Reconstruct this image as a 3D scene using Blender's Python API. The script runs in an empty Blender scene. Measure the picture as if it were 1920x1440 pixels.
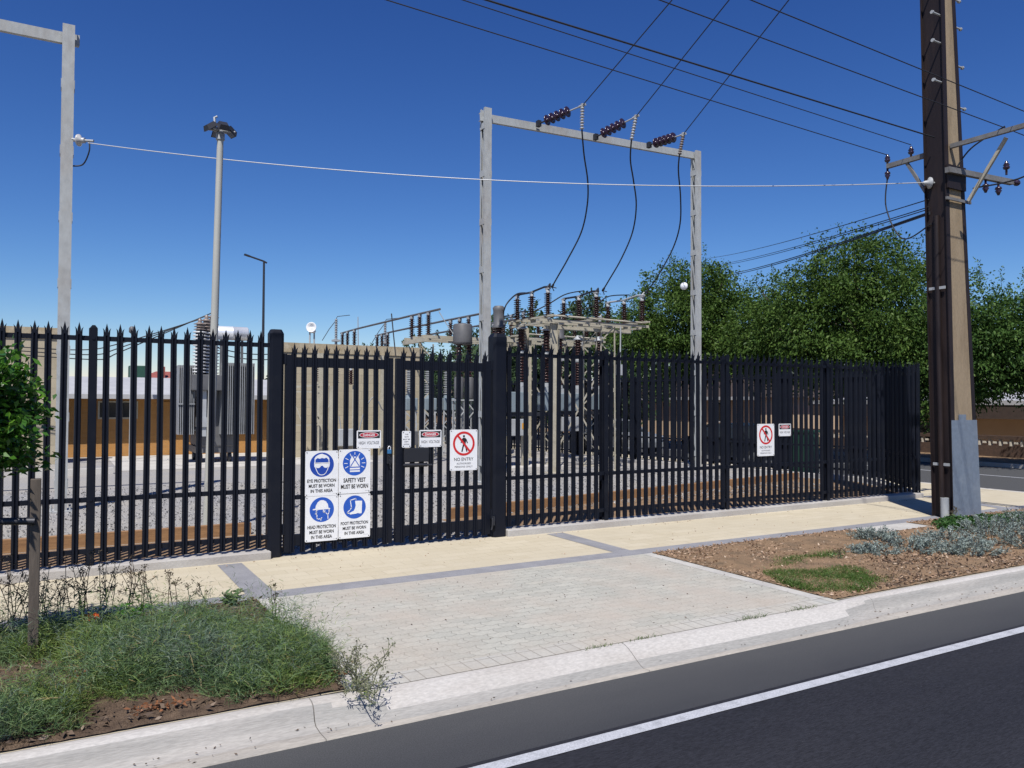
import bpy, bmesh, math, random
import numpy as np
from mathutils import Vector, Matrix
R = math.radians
random.seed(7)
rng = np.random.default_rng(11)
scn = bpy.context.scene
COL = scn.collection

# ------------------------------------------------------------------ camera, sky, sun, exposure
EYE = 2.03
FOC = 1480.0
def cam_axes(yaw, pitch, roll):
    cy, sy, cp, sp = math.cos(yaw), math.sin(yaw), math.cos(pitch), math.sin(pitch)
    f = Vector((sy*cp, cy*cp, sp)); r = Vector((cy, -sy, 0)); u = r.cross(f)
    return r*math.cos(roll)+u*math.sin(roll), -r*math.sin(roll)+u*math.cos(roll), f
CR, CU, CF = cam_axes(R(30), R(1.3), R(0.25))
cd = bpy.data.cameras.new('camera'); cam = bpy.data.objects.new('camera', cd); COL.objects.link(cam)
cd.sensor_width = 36; cd.lens = FOC/1920*36; cd.clip_end = 3000; cd.clip_start = 0.05
cam.matrix_world = Matrix(((CR.x, CU.x, -CF.x, 0), (CR.y, CU.y, -CF.y, 0), (CR.z, CU.z, -CF.z, EYE), (0, 0, 0, 1)))
scn.camera = cam

SUN_AZ = 52.0      # the light travels towards this bearing, degrees from +X
SUN_EL = 57.0
w = bpy.data.worlds.new('World'); scn.world = w; w.use_nodes = True
nt = w.node_tree; bg = nt.nodes['Background']
sky = nt.nodes.new('ShaderNodeTexSky'); sky.sky_type = 'NISHITA'; sky.sun_disc = False
sky.sun_elevation = R(SUN_EL); sky.sun_rotation = R(90-(SUN_AZ+180))
sky.altitude = 3000; sky.air_density = 1.5; sky.dust_density = 0.0; sky.ozone_density = 8.0
# a deep polarised blue: each channel of the sky takes a contrast curve
sep = nt.nodes.new('ShaderNodeSeparateColor'); com = nt.nodes.new('ShaderNodeCombineColor'); nt.links.new(sky.outputs[0], sep.inputs[0])
SKY = 0.12
for i, (p, k) in enumerate(((1.70, 1.16), (1.48, .82), (1.18, .755))):
    a = nt.nodes.new('ShaderNodeMath'); a.operation = 'MULTIPLY'; nt.links.new(sep.outputs[i], a.inputs[0]); a.inputs[1].default_value = SKY
    b = nt.nodes.new('ShaderNodeMath'); b.operation = 'POWER'; nt.links.new(a.outputs[0], b.inputs[0]); b.inputs[1].default_value = p
    c = nt.nodes.new('ShaderNodeMath'); c.operation = 'MULTIPLY'; nt.links.new(b.outputs[0], c.inputs[0]); c.inputs[1].default_value = k/SKY
    nt.links.new(c.outputs[0], com.inputs[i])
nt.links.new(com.outputs[0], bg.inputs[0]); bg.inputs[1].default_value = SKY
sl = bpy.data.lights.new('sun', 'SUN'); so = bpy.data.objects.new('sun', sl); COL.objects.link(so)
sl.energy = 4.8; sl.angle = R(0.55); sl.color = (1.0, 0.96, 0.90)
sd = Vector((math.cos(R(SUN_AZ))*math.cos(R(SUN_EL)), math.sin(R(SUN_AZ))*math.cos(R(SUN_EL)), -math.sin(R(SUN_EL))))
so.rotation_euler = sd.to_track_quat('-Z', 'Y').to_euler()
scn.view_settings.view_transform = 'Standard'; scn.view_settings.look = 'None'
scn.view_settings.exposure = 0.28; scn.view_settings.gamma = 1.0; scn.view_settings.use_curve_mapping = False

# surveying: where the line of sight through a measured mark meets a known upright or level plane
def sight(px, py): return CR*((px-960)/FOC)-CU*((py-720)/FOC)+CF
def atY(px, py, Y): d = sight(px, py); return Vector((0, 0, EYE))+d*(Y/d.y)
def atX(px, py, X): d = sight(px, py); return Vector((0, 0, EYE))+d*(X/d.x)
def atZ(px, py, z=0.0): d = sight(px, py); return Vector((0, 0, EYE))+d*((z-EYE)/d.z)

# ------------------------------------------------------------------ materials
def nodes(name):
    m = bpy.data.materials.new(name); m.use_nodes = True
    return m, m.node_tree, m.node_tree.nodes['Principled BSDF']
def mixrgb(t, a, b, fac, blend='MIX'):
    n = t.nodes.new('ShaderNodeMix'); n.data_type = 'RGBA'; n.blend_type = blend
    for i, v in ((0, fac), (6, a), (7, b)):
        if hasattr(v, 'is_output'): t.links.new(v, n.inputs[i])
        else: n.inputs[i].default_value = v if i == 0 else (*v[:3], 1)
    return n.outputs[2]
def noise(t, co, scale, detail=4, rough=.6):
    n = t.nodes.new('ShaderNodeTexNoise'); n.inputs['Scale'].default_value = scale
    n.inputs['Detail'].default_value = detail; n.inputs['Roughness'].default_value = rough
    t.links.new(co, n.inputs['Vector']); return n.outputs['Fac']
def rng_map(t, v, a, b, c, d):
    n = t.nodes.new('ShaderNodeMapRange'); t.links.new(v, n.inputs[0])
    for i, x in enumerate((a, b, c, d)): n.inputs[i+1].default_value = x
    return n.outputs[0]
def bump(t, b, h, strength, dist=.01):
    n = t.nodes.new('ShaderNodeBump'); n.inputs['Strength'].default_value = strength
    n.inputs['Distance'].default_value = dist
    t.links.new(h, n.inputs['Height']); t.links.new(n.outputs[0], b.inputs['Normal'])
def objco(t, stretch=None):
    c = t.nodes.new('ShaderNodeTexCoord').outputs['Object']
    if stretch:
        m = t.nodes.new('ShaderNodeMapping'); m.inputs['Scale'].default_value = stretch
        t.links.new(c, m.inputs[0]); c = m.outputs[0]
    return c
def mat(name, col, rough=.6, metal=0, col2=None, scale=3, lo=.35, hi=.65, fine=0, fscale=60, bmp=0, bscale=80, stretch=None, spec=None):
    """A surface whose own colour wanders between col and col2 in patches, with fine speckle and grain."""
    m, t, b = nodes(name); co = objco(t, stretch)
    c = None
    if col2:
        c = mixrgb(t, col, col2, rng_map(t, noise(t, co, scale), lo, hi, 0, 1))
    if fine:
        f = rng_map(t, noise(t, co, fscale, 2), .3, .7, 1-fine, 1+fine)
        g = t.nodes.new('ShaderNodeCombineColor')
        for i in range(3): t.links.new(f, g.inputs[i])
        c = mixrgb(t, c if c else col, g.outputs[0], 1.0, 'MULTIPLY')
    if c: t.links.new(c, b.inputs['Base Color'])
    else: b.inputs['Base Color'].default_value = (*col, 1)
    b.inputs['Roughness'].default_value = rough; b.inputs['Metallic'].default_value = metal
    if spec is not None: b.inputs['Specular IOR Level'].default_value = spec
    if bmp: bump(t, b, noise(t, co, bscale, 3), bmp)
    return m
def leafmat(name, a, b_, c_=None, trans=.25, rough=.5, spec=.3):
    m, t, b = nodes(name)
    g = t.nodes.new('ShaderNodeNewGeometry')
    ramp = t.nodes.new('ShaderNodeValToRGB'); e = ramp.color_ramp.elements
    e[0].color = (*a, 1); e[1].color = (*b_, 1)
    if c_: x = e.new(.82); x.color = (*b_, 1); e[2].color = (*c_, 1)
    t.links.new(g.outputs['Random Per Island'], ramp.inputs[0])
    t.links.new(ramp.outputs[0], b.inputs['Base Color'])
    b.inputs['Roughness'].default_value = rough; b.inputs['Specular IOR Level'].default_value = spec
    tr = t.nodes.new('ShaderNodeBsdfTranslucent'); t.links.new(ramp.outputs[0], tr.inputs[0])
    mx = t.nodes.new('ShaderNodeMixShader'); mx.inputs[0].default_value = trans
    t.links.new(b.outputs[0], mx.inputs[1]); t.links.new(tr.outputs[0], mx.inputs[2])
    t.links.new(mx.outputs[0], t.nodes['Material Output'].inputs[0]); return m
def brickmat(name, c1, c2, mortar, bw, rh, ms, zig=0, patch=None, pscale=.8, axis='XY', rough=.8, bmp=.3, offset=.5, fine=.08, dirt=.45):
    m, t, b = nodes(name); co = objco(t)
    if axis == 'XZ':
        s = t.nodes.new('ShaderNodeSeparateXYZ'); t.links.new(co, s.inputs[0])
        k = t.nodes.new('ShaderNodeCombineXYZ'); t.links.new(s.outputs[0], k.inputs[0]); t.links.new(s.outputs[2], k.inputs[1]); co = k.outputs[0]
    elif axis == 'YX':
        mp = t.nodes.new('ShaderNodeMapping'); mp.inputs['Rotation'].default_value = (0, 0, R(90)); t.links.new(co, mp.inputs[0]); co = mp.outputs[0]
    base = co
    if zig:
        s = t.nodes.new('ShaderNodeSeparateXYZ'); t.links.new(co, s.inputs[0])
        out = [s.outputs[0], s.outputs[1]]
        for src, dst in ((0, 1), (1, 0)):
            pp = t.nodes.new('ShaderNodeMath'); pp.operation = 'PINGPONG'; t.links.new(s.outputs[src], pp.inputs[0]); pp.inputs[1].default_value = bw/4 if src == 0 else rh/2
            ma = t.nodes.new('ShaderNodeMath'); ma.operation = 'MULTIPLY_ADD'; t.links.new(pp.outputs[0], ma.inputs[0]); ma.inputs[1].default_value = zig; t.links.new(s.outputs[dst], ma.inputs[2])
            out[dst] = ma.outputs[0]
        k = t.nodes.new('ShaderNodeCombineXYZ'); t.links.new(out[0], k.inputs[0]); t.links.new(out[1], k.inputs[1]); co = k.outputs[0]
    n = t.nodes.new('ShaderNodeTexBrick'); t.links.new(co, n.inputs['Vector'])
    n.offset = offset
    for i, v in (('Scale', 1), ('Mortar Size', ms), ('Mortar Smooth', .3), ('Brick Width', bw), ('Row Height', rh), ('Bias', 0)): n.inputs[i].default_value = v
    for i, v in (('Color1', c1), ('Color2', c2), ('Mortar', mortar)): n.inputs[i].default_value = (*v, 1)
    c = n.outputs['Color']
    if patch:
        c = mixrgb(t, c, patch, rng_map(t, noise(t, base, pscale, 5), .42, .68, 0, .8))
    c = mixrgb(t, c, (.80, .77, .72), rng_map(t, noise(t, base, 2.3, 8, .72), .52, .72, 0, dirt), 'MULTIPLY')
    c = mixrgb(t, c, (.45, .42, .38), rng_map(t, noise(t, base, 9, 3), .70, .78, 0, dirt*.8), 'MULTIPLY')
    f = rng_map(t, noise(t, base, 45, 3), .3, .7, 1-fine, 1+fine)
    g = t.nodes.new('ShaderNodeCombineColor')
    for i in range(3): t.links.new(f, g.inputs[i])
    c = mixrgb(t, c, g.outputs[0], 1.0, 'MULTIPLY')
    t.links.new(c, b.inputs['Base Color']); b.inputs['Roughness'].default_value = rough; b.inputs['Specular IOR Level'].default_value = .25
    bump(t, b, rng_map(t, n.outputs['Fac'], 0, 1, 1, 0), bmp, .006)
    return m

M = {}
M['asphalt'] = mat('asphalt', (.057, .060, .064), .9, col2=(.070, .072, .074), scale=1.1, fine=.34, fscale=130, bmp=.4, bscale=200, spec=.2, stretch=(.22, 1, 1))
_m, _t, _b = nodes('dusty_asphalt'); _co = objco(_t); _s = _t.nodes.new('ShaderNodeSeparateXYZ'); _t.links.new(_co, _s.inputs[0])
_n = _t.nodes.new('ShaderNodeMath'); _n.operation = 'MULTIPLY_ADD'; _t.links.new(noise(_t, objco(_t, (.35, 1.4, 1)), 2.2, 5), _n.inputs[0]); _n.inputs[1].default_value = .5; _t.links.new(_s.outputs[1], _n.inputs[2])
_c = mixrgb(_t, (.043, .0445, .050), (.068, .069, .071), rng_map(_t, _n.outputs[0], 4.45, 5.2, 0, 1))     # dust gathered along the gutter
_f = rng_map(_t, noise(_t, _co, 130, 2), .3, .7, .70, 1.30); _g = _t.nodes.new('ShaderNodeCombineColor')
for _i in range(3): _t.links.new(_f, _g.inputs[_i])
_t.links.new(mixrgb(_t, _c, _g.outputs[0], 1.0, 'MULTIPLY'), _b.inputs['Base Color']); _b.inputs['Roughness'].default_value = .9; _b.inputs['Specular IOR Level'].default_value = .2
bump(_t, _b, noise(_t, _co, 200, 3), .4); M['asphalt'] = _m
M['lane'] = mat('newer_asphalt', (.0165, .0175, .0235), .85, col2=(.0235, .024, .030), scale=.8, fine=.38, fscale=120, bmp=.4, bscale=200, spec=.2, stretch=(.18, 1, 1))
M['white_line'] = mat('road_paint', (.40, .41, .44), .75, col2=(.27, .28, .30), scale=9, lo=.48, hi=.75, fine=.2, fscale=90)
M['kerb'] = mat('kerb_concrete', (.43, .41, .385), .9, col2=(.36, .335, .305), scale=2.2, lo=.42, hi=.72, fine=.13, fscale=70, bmp=.25, bscale=90, stretch=(.35, 1, 1), spec=.2)
M['kerb_face'] = mat('grey_kerb_face', (.275, .268, .252), .9, col2=(.36, .34, .315), scale=2.6, lo=.4, hi=.7, fine=.14, fscale=60, bmp=.25, bscale=90, stretch=(.25, 1, 2.5), spec=.2)  # kerb face coloured darker and greyer than the kerb top
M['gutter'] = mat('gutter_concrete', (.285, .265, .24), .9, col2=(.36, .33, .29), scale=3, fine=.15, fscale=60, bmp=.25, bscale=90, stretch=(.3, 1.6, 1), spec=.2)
M['plinth'] = mat('plinth_concrete', (.42, .405, .38), .9, col2=(.33, .305, .28), scale=2, fine=.1, fscale=70, bmp=.2, stretch=(.5, 1, 1))
M['path'] = brickmat('cream_pavers', (.51, .455, .345), (.465, .41, .30), (.38, .33, .24), .40, .20, .006, patch=(.455, .405, .305), pscale=.55, bmp=.12, fine=.06)
M['band'] = mat('grey_pavers', (.200, .200, .215), .85, col2=(.25, .25, .265), scale=3, fine=.15, fscale=90, bmp=.2)
M['drive'] = brickmat('interlocking_pavers', (.42, .41, .36), (.355, .35, .31), (.255, .25, .22), .235, .1175, .006, zig=.42, patch=(.41, .36, .305), pscale=.9, bmp=.3, fine=.1)
M['header'] = brickmat('header_pavers', (.45, .44, .40), (.39, .385, .36), (.21, .20, .18), .23, .125, .006, axis='YX', patch=(.40, .36, .30), bmp=.3, offset=0)
M['edge_strip'] = mat('edge_concrete', (.46, .445, .41), .9, col2=(.37, .355, .33), scale=3, fine=.1, bmp=.2)
M['soil'] = mat('bark_soil', (.070, .049, .036), .95, col2=(.135, .095, .066), scale=9, fine=.4, fscale=110, bmp=1, bscale=120, spec=.1)
M['mulch'] = mat('mulch_ground', (.245, .165, .102), .95, col2=(.15, .11, .074), scale=3.5, lo=.45, hi=.7, fine=.35, fscale=120, bmp=1, bscale=130, spec=.1)
M['dirt'] = mat('brown_dirt', (.26, .175, .105), .95, col2=(.20, .135, .085), scale=2.5, fine=.25, fscale=60, bmp=.6, bscale=70, spec=.1)
M['gravel'] = mat('yard_gravel', (.265, .262, .265), .95, col2=(.32, .30, .265), scale=.45, fine=.30, fscale=36, bmp=.45, bscale=34, spec=.1)
M['slabs'] = mat('yard_concrete', (.50, .48, .44), .9, col2=(.42, .40, .37), scale=1.5, fine=.08)
M['sleeper'] = mat('timber_edging', (.30, .170, .080), .85, col2=(.23, .125, .06), scale=3, fine=.2, fscale=30, stretch=(.3, 3, 3))
M['grassland'] = mat('dry_grass_ground', (.17, .14, .075), .95, col2=(.12, .11, .05), scale=.3, fine=.2, fscale=20)
M['fence'] = mat('charcoal_paint', (.0045, .0062, .0125), .5, col2=(.0115, .0130, .0185), scale=2.6, lo=.5, hi=.8, spec=.22)
M['fence_dark'] = mat('lock_box_paint', (.012, .013, .018), .5)
M['steel'] = mat('galvanised_steel', (.40, .41, .41), .6, .0, col2=(.32, .33, .33), scale=4, fine=.08, fscale=25, spec=.4)
M['arm_steel'] = mat('weathered_arm_steel', (.17, .172, .175), .65, col2=(.12, .115, .11), scale=4, fine=.1, fscale=20)
M['steel_rust'] = mat('weathered_galvanised', (.345, .36, .36), .65, 0, col2=(.27, .245, .22), scale=1.1, lo=.5, hi=.75, fine=.1, fscale=12, stretch=(1, 1, .5))
M['steel_beige'] = mat('beige_steel', (.42, .39, .31), .65, 0, col2=(.34, .31, .24), scale=3, fine=.1, fscale=20)
M['pole_grey'] = mat('grey_pole_paint', (.42, .42, .38), .55, col2=(.36, .36, .33), scale=1.5, stretch=(1, 1, .4))
M['dark_metal'] = mat('dark_metal', (.03, .032, .04), .5, .3)
M['wire'] = mat('black_wire', (.013, .014, .018), .6)
M['wire_pale'] = mat('aluminium_wire', (.45, .46, .47), .45, .3)
M['brown_glaze'] = mat('brown_porcelain', (.030, .013, .013), .22, col2=(.045, .017, .015), scale=6)
M['plum_glaze'] = mat('plum_porcelain', (.028, .016, .032), .18)
M['grey_glaze'] = mat('grey_porcelain', (.42, .42, .42), .3)
M['white_glaze'] = mat('white_porcelain', (.66, .66, .66), .3)
M['mushroom'] = mat('tan_grey_porcelain', (.20, .165, .15), .35, col2=(.25, .20, .17), scale=4)
M['equip_grey'] = mat('equipment_grey', (.27, .28, .295), .5, col2=(.22, .23, .24), scale=2, fine=.06, fscale=10)
M['equip_light'] = mat('equipment_light_grey', (.37, .39, .40), .5, col2=(.31, .32, .33), scale=2)
M['equip_blue'] = mat('equipment_blue_grey', (.20, .245, .275), .5, col2=(.17, .21, .235), scale=2)
M['equip_dark'] = mat('equipment_dark_grey', (.085, .085, .09), .55, col2=(.11, .11, .115), scale=3)
M['polished'] = mat('bright_aluminium', (.72, .73, .75), .32, .35)
M['white'] = mat('white_enamel', (.74, .75, .76), .35, col2=(.69, .70, .72), scale=9)
M['black'] = mat('black_print', (.012, .012, .014), .5)
M['grey_print'] = mat('faded_print', (.10, .10, .11), .6)
M['blue'] = mat('blue_print', (.014, .075, .40), .4, col2=(.018, .095, .44), scale=6)
M['blue_deep'] = mat('deep_blue_print', (.010, .045, .30), .4, col2=(.012, .060, .34), scale=6)
M['red'] = mat('red_print', (.52, .020, .022), .4)
M['danger_red'] = mat('danger_red_print', (.40, .012, .030), .4)
M['wall'] = brickmat('blockwork', (.42, .365, .265), (.37, .32, .23), (.31, .27, .20), 3.2, .30, .012, patch=(.33, .285, .20), pscale=.8, axis='XZ', bmp=.3)
M['wall_top'] = mat('stained_concrete', (.30, .235, .14), .9, col2=(.40, .35, .26), scale=2, fine=.12, fscale=15)
M['orange_brick'] = brickmat('orange_brick', (.42, .215, .07), (.36, .18, .058), (.36, .22, .11), .26, .09, .006, axis='XZ', patch=(.40, .20, .06))
M['roof_white'] = mat('pale_roof_sheet', (.44, .44, .44), .5, col2=(.37, .37, .38), scale=2)
M['roof_brown'] = mat('brown_tiles', (.060, .040, .030), .85, col2=(.045, .031, .024), scale=6, fine=.2, fscale=12)
M['roof_red'] = mat('red_tiles', (.28, .075, .06), .8, col2=(.20, .06, .05), scale=6)
M['render'] = mat('beige_render', (.50, .38, .265), .9, col2=(.45, .34, .235), scale=1.2)
M['render_pink'] = mat('pale_render', (.60, .52, .45), .9, col2=(.53, .46, .40), scale=1.2)
M['glass'] = mat('dark_window_glass', (.02, .025, .03), .08)
M['green_paint'] = mat('dark_green_paint', (.014, .055, .035), .5, col2=(.018, .068, .045), scale=3)
M['bark'] = mat('grey_bark', (.10, .078, .055), .9, col2=(.065, .05, .036), scale=6, fine=.25, fscale=30, bmp=.8, bscale=30, stretch=(1, 1, .3))
M['stake'] = mat('weathered_timber', (.105, .085, .068), .85, col2=(.07, .056, .044), scale=5, fine=.2, fscale=40, bmp=.4, stretch=(1, 1, .15))
M['pole_steel'] = mat('tarred_steel', (.015, .0102, .0118), .6, col2=(.030, .0185, .0155), scale=2.2, lo=.45, hi=.75, fine=.15, fscale=20, stretch=(3, 3, .3), spec=.3)
M['pole_concrete'] = mat('pole_concrete', (.275, .21, .135), .9, col2=(.20, .148, .09), scale=1.8, lo=.45, hi=.75, fine=.14, fscale=40, bmp=.25, bscale=60, stretch=(2, 2, .4))
M['plate_paint'] = mat('grey_blue_plate_paint', (.150, .185, .235), .6, col2=(.185, .215, .255), scale=2.5, lo=.5, hi=.75, fine=.1, fscale=14)
M['rubber'] = mat('tyre_rubber', (.012, .012, .012), .8)
M['car_silver'] = mat('silver_car_paint', (.42, .44, .46), .25, .5)
M['car_dark'] = mat('dark_car_paint', (.02, .024, .032), .2, .2)
M['lamp_glass'] = mat('lamp_glass', (.10, .12, .17), .08)
M['teal'] = mat('teal_paint', (.03, .17, .17), .5)
M['yellow'] = mat('orange_label', (.60, .28, .03), .5)
M['breeze'] = mat('white_breeze_block', (.55, .50, .42), .8)

M['leaf_big'] = leafmat('tree_leaf', (.042, .086, .017), (.080, .140, .029), (.125, .188, .043), trans=.28, spec=.15)
M['leaf_cool'] = leafmat('cool_tree_leaf', (.036, .080, .018), (.068, .130, .030), (.110, .175, .045), trans=.28, spec=.15)
M['leaf_far'] = leafmat('far_tree_leaf', (.03, .065, .028), (.075, .12, .05), trans=.2)
M['leaf_sapling'] = leafmat('sapling_leaf', (.028, .098, .012), (.070, .185, .020), (.15, .29, .038), trans=.3, rough=.3, spec=.5)
M['cover'] = leafmat('feathery_leaf', (.075, .140, .055), (.140, .215, .090), (.235, .295, .125), trans=.25)
M['cover_yellow'] = leafmat('yellow_green_leaf', (.10, .165, .035), (.175, .245, .06), (.27, .30, .10), trans=.25)
M['cover_blue'] = leafmat('grey_green_leaf', (.085, .135, .095), (.145, .20, .145), (.23, .27, .19), trans=.25)
M['cover_dry'] = leafmat('dry_leaf', (.20, .16, .07), (.32, .24, .11), trans=.15)
M['bright_weed'] = leafmat('bright_green_leaf', (.055, .17, .022), (.11, .26, .04), trans=.3)
M['dry_stalk'] = leafmat('dry_stalk', (.045, .033, .024), (.10, .075, .045), trans=.05)
M['green_stalk'] = leafmat('grey_green_stalk', (.12, .14, .085), (.22, .215, .13), trans=.1)
M['silver'] = leafmat('silver_leaf', (.15, .195, .175), (.26, .31, .285), (.36, .41, .37), trans=.2)
M['dark_cover'] = leafmat('dark_green_leaf', (.018, .060, .012), (.045, .115, .022), trans=.2)
M['lawn'] = leafmat('grass_blade', (.045, .095, .018), (.090, .155, .030), (.17, .19, .06), trans=.2)
M['chips'] = leafmat('bark_chip', (.19, .115, .07), (.36, .245, .165), (.52, .41, .31), trans=0, rough=.9)
M['chips_dark'] = leafmat('dark_bark_chip', (.05, .034, .026), (.13, .092, .065), (.26, .20, .15), trans=0, rough=.9)
M['fallen'] = leafmat('fallen_leaf', (.14, .06, .03), (.34, .15, .07), trans=.1)
M['red_flower'] = leafmat('orange_red_petal', (.55, .035, .012), (.80, .16, .02), trans=.2)
M['pebble'] = leafmat('gravel_stone', (.22, .22, .225), (.31, .305, .295), (.41, .395, .37), trans=0, rough=.9)

# ------------------------------------------------------------------ mesh building
class MB:
    """Collects shapes in one mesh."""
    def __init__(s): s.v = []; s.f = []; s.mi = []; s.sm = []; s.cur = 0
    def add(s, vs, fs, smooth=False):
        o = len(s.v); s.v += [tuple(v) for v in vs]
        for f in fs: s.f.append(tuple(i+o for i in f)); s.mi.append(s.cur); s.sm.append(smooth)
        return s
    def box(s, c, size, rot=None, taper=1.0):
        x, y, z = (k/2 for k in size); c = Vector(c); vs = []
        for dz in (-1, 1):
            k = taper if dz > 0 else 1
            for dx, dy in ((-1, -1), (1, -1), (1, 1), (-1, 1)):
                p = Vector((dx*x*k, dy*y*k, dz*z))
                if rot: p = rot @ p
                vs.append(c+p)
        return s.add(vs, [(3, 2, 1, 0), (4, 5, 6, 7), (0, 1, 5, 4), (1, 2, 6, 5), (2, 3, 7, 6), (3, 0, 4, 7)])
    def bbox(s, a, b): 
        a, b = Vector(a), Vector(b); return s.box((a+b)/2, [abs(k) for k in (b-a)])
    def bar(s, p0, p1, w, h=None, up=(0, 0, 1)):
        h = h or w; p0, p1 = Vector(p0), Vector(p1); d = (p1-p0); L = d.length; d.normalize()
        u = Vector(up)
        if abs(d.dot(u)) > .98: u = Vector((0, 1, 0))
        x = d.cross(u).normalized(); z = x.cross(d)
        return s.box((p0+p1)/2, (w, L, h), Matrix((x, d, z)).transposed())
    def angle(s, p0, p1, w, t=.008, up=(0, 0, 1)):
        """an L-section bar"""
        p0, p1 = Vector(p0), Vector(p1); d = (p1-p0).normalized(); u = Vector(up)
        if abs(d.dot(u)) > .98: u = Vector((0, 1, 0))
        x = d.cross(u).normalized(); z = x.cross(d)
        s.bar(p0+x*(w/2), p1+x*(w/2), w, t, z); s.bar(p0+z*(w/2+t), p1+z*(w/2+t), t, w, z); return s
    def tube(s, pts, r, seg=8, cap=True):
        pts = [Vector(p) for p in pts]; n = len(pts); rs = r if hasattr(r, '__len__') else [r]*n
        vs = []; fs = []; px = None
        for i, p in enumerate(pts):
            d = (pts[min(i+1, n-1)]-pts[max(i-1, 0)]).normalized()
            if px is None:
                px = d.cross(Vector((0, 0, 1)) if abs(d.z) < .95 else Vector((1, 0, 0))).normalized()
            else:
                px = (px-d*px.dot(d)).normalized()
            py = d.cross(px)
            for k in range(seg):
                a = 2*math.pi*k/seg; vs.append(p+(px*math.cos(a)+py*math.sin(a))*rs[i])
        for i in range(n-1):
            for k in range(seg):
                k2 = (k+1) % seg; fs.append((i*seg+k, i*seg+k2, (i+1)*seg+k2, (i+1)*seg+k))
        s.add(vs, fs, True)
        if cap: s.add(vs[:seg], [tuple(range(seg))[::-1]]); s.add(vs[-seg:], [tuple(range(seg))])
        return s
    def lathe(s, prof, p0, axis=(0, 0, 1), seg=14, smooth=True):
        """prof: (radius, distance along axis) from p0"""
        p0 = Vector(p0); d = Vector(axis).normalized()
        x = d.cross(Vector((0, 0, 1)) if abs(d.z) < .95 else Vector((1, 0, 0))).normalized(); y = d.cross(x)
        vs = []; fs = []
        for r, h in prof:
            for k in range(seg):
                a = 2*math.pi*k/seg; vs.append(p0+d*h+(x*math.cos(a)+y*math.sin(a))*max(r, 1e-4))
        for i in range(len(prof)-1):
            for k in range(seg):
                k2 = (k+1) % seg; fs.append((i*seg+k, i*seg+k2, (i+1)*seg+k2, (i+1)*seg+k))
        s.add(vs, fs, smooth)
        s.add(vs[:seg], [tuple(range(seg))[::-1]]); s.add(vs[-seg:], [tuple(range(seg))])
        return s
    def insul(s, p0, p1, rc, rs, n, seg=14):
        """a ribbed porcelain column from p0 to p1: core radius rc, n sheds of radius rs"""
        p0, p1 = Vector(p0), Vector(p1); L = (p1-p0).length; st = L/n; pr = [(rc, 0)]
        for i in range(n):
            a = i*st; k = rs if i % 2 == 0 else rs*.93
            pr += [(rc, a+st*.25), (k, a+st*.36), (k*.97, a+st*.50), (rc, a+st*.80)]
        pr.append((rc, L)); return s.lathe(pr, p0, p1-p0, seg)
    def poly(s, pts, y0, y1):
        """an outline in x,z made solid between depths y0 (front) and y1"""
        n = len(pts); A = sum(pts[i][0]*pts[(i+1) % n][1]-pts[(i+1) % n][0]*pts[i][1] for i in range(n))
        if A < 0: pts = pts[::-1]
        vs = [(x, y0, z) for x, z in pts]+[(x, y1, z) for x, z in pts]
        fs = [tuple(range(n)), tuple(range(2*n-1, n-1, -1))]
        fs += [((i+1) % n, i, n+i, n+(i+1) % n) for i in range(n)]
        return s.add(vs, fs)
    def stroke(s, pts, wd, y0, y1):
        for a, b in zip(pts, pts[1:]):
            d = Vector((b[0]-a[0], b[1]-a[1])); L = d.length
            if L < 1e-6: continue
            d /= L; n = Vector((-d.y, d.x))*wd/2; e = d*wd*.35
            s.poly([(a[0]-e.x+n.x, a[1]-e.y+n.y), (b[0]+e.x+n.x, b[1]+e.y+n.y), (b[0]+e.x-n.x, b[1]+e.y-n.y), (a[0]-e.x-n.x, a[1]-e.y-n.y)], y0, y1)
        return s
    def flat(s, pts, z):
        """a level sheet with the outline pts"""
        n = len(pts); A = sum(pts[i][0]*pts[(i+1) % n][1]-pts[(i+1) % n][0]*pts[i][1] for i in range(n))
        if A < 0: pts = pts[::-1]
        return s.add([(x, y, z) for x, y in pts], [tuple(range(n))])
    def build(s, name, m, parent=None, bevel=0, **kw):
        me = bpy.data.meshes.new(name); me.from_pydata(s.v, [], s.f)
        for x in (m if isinstance(m, (list, tuple)) else [m]): me.materials.append(M[x] if isinstance(x, str) else x)
        if isinstance(m, (list, tuple)): me.polygons.foreach_set('material_index', s.mi)
        me.polygons.foreach_set('use_smooth', s.sm); me.update()
        if any(len(f) > 4 for f in s.f):
            bm = bmesh.new(); bm.from_mesh(me); bmesh.ops.triangulate(bm, faces=[f for f in bm.faces if len(f.verts) > 4]); bm.to_mesh(me); bm.free()
        o = bpy.data.objects.new(name, me); COL.objects.link(o)
        if parent: o.parent = parent
        if bevel:
            b = o.modifiers.new('bevel', 'BEVEL'); b.width = bevel; b.segments = 2; b.limit_method = 'ANGLE'
        return tag(o, **kw)
def tag(o, label=None, cat=None, group=None, kind=None):
    if label: o['label'] = label
    if cat: o['category'] = cat
    if group: o['group'] = group
    if kind: o['kind'] = kind
    return o
def thing(name, label, cat, loc=(0, 0, 0), rotz=0, group=None):
    o = bpy.data.objects.new(name, None); COL.objects.link(o); o.location = loc; o.rotation_euler = (0, 0, rotz); o.empty_display_size = .2
    return tag(o, label, cat, group)
def kids(o): return [c for c in COL.objects if c.parent is o]
def copy_tree(o, parent=None, loc=None, rotz=None, label=None):
    c = o.copy(); COL.objects.link(c); c.parent = parent
    if loc is not None: c.location = loc
    if rotz is not None: c.rotation_euler = (0, 0, rotz)
    if label: c['label'] = label
    for k in kids(o): copy_tree(k, c)
    return c
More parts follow.
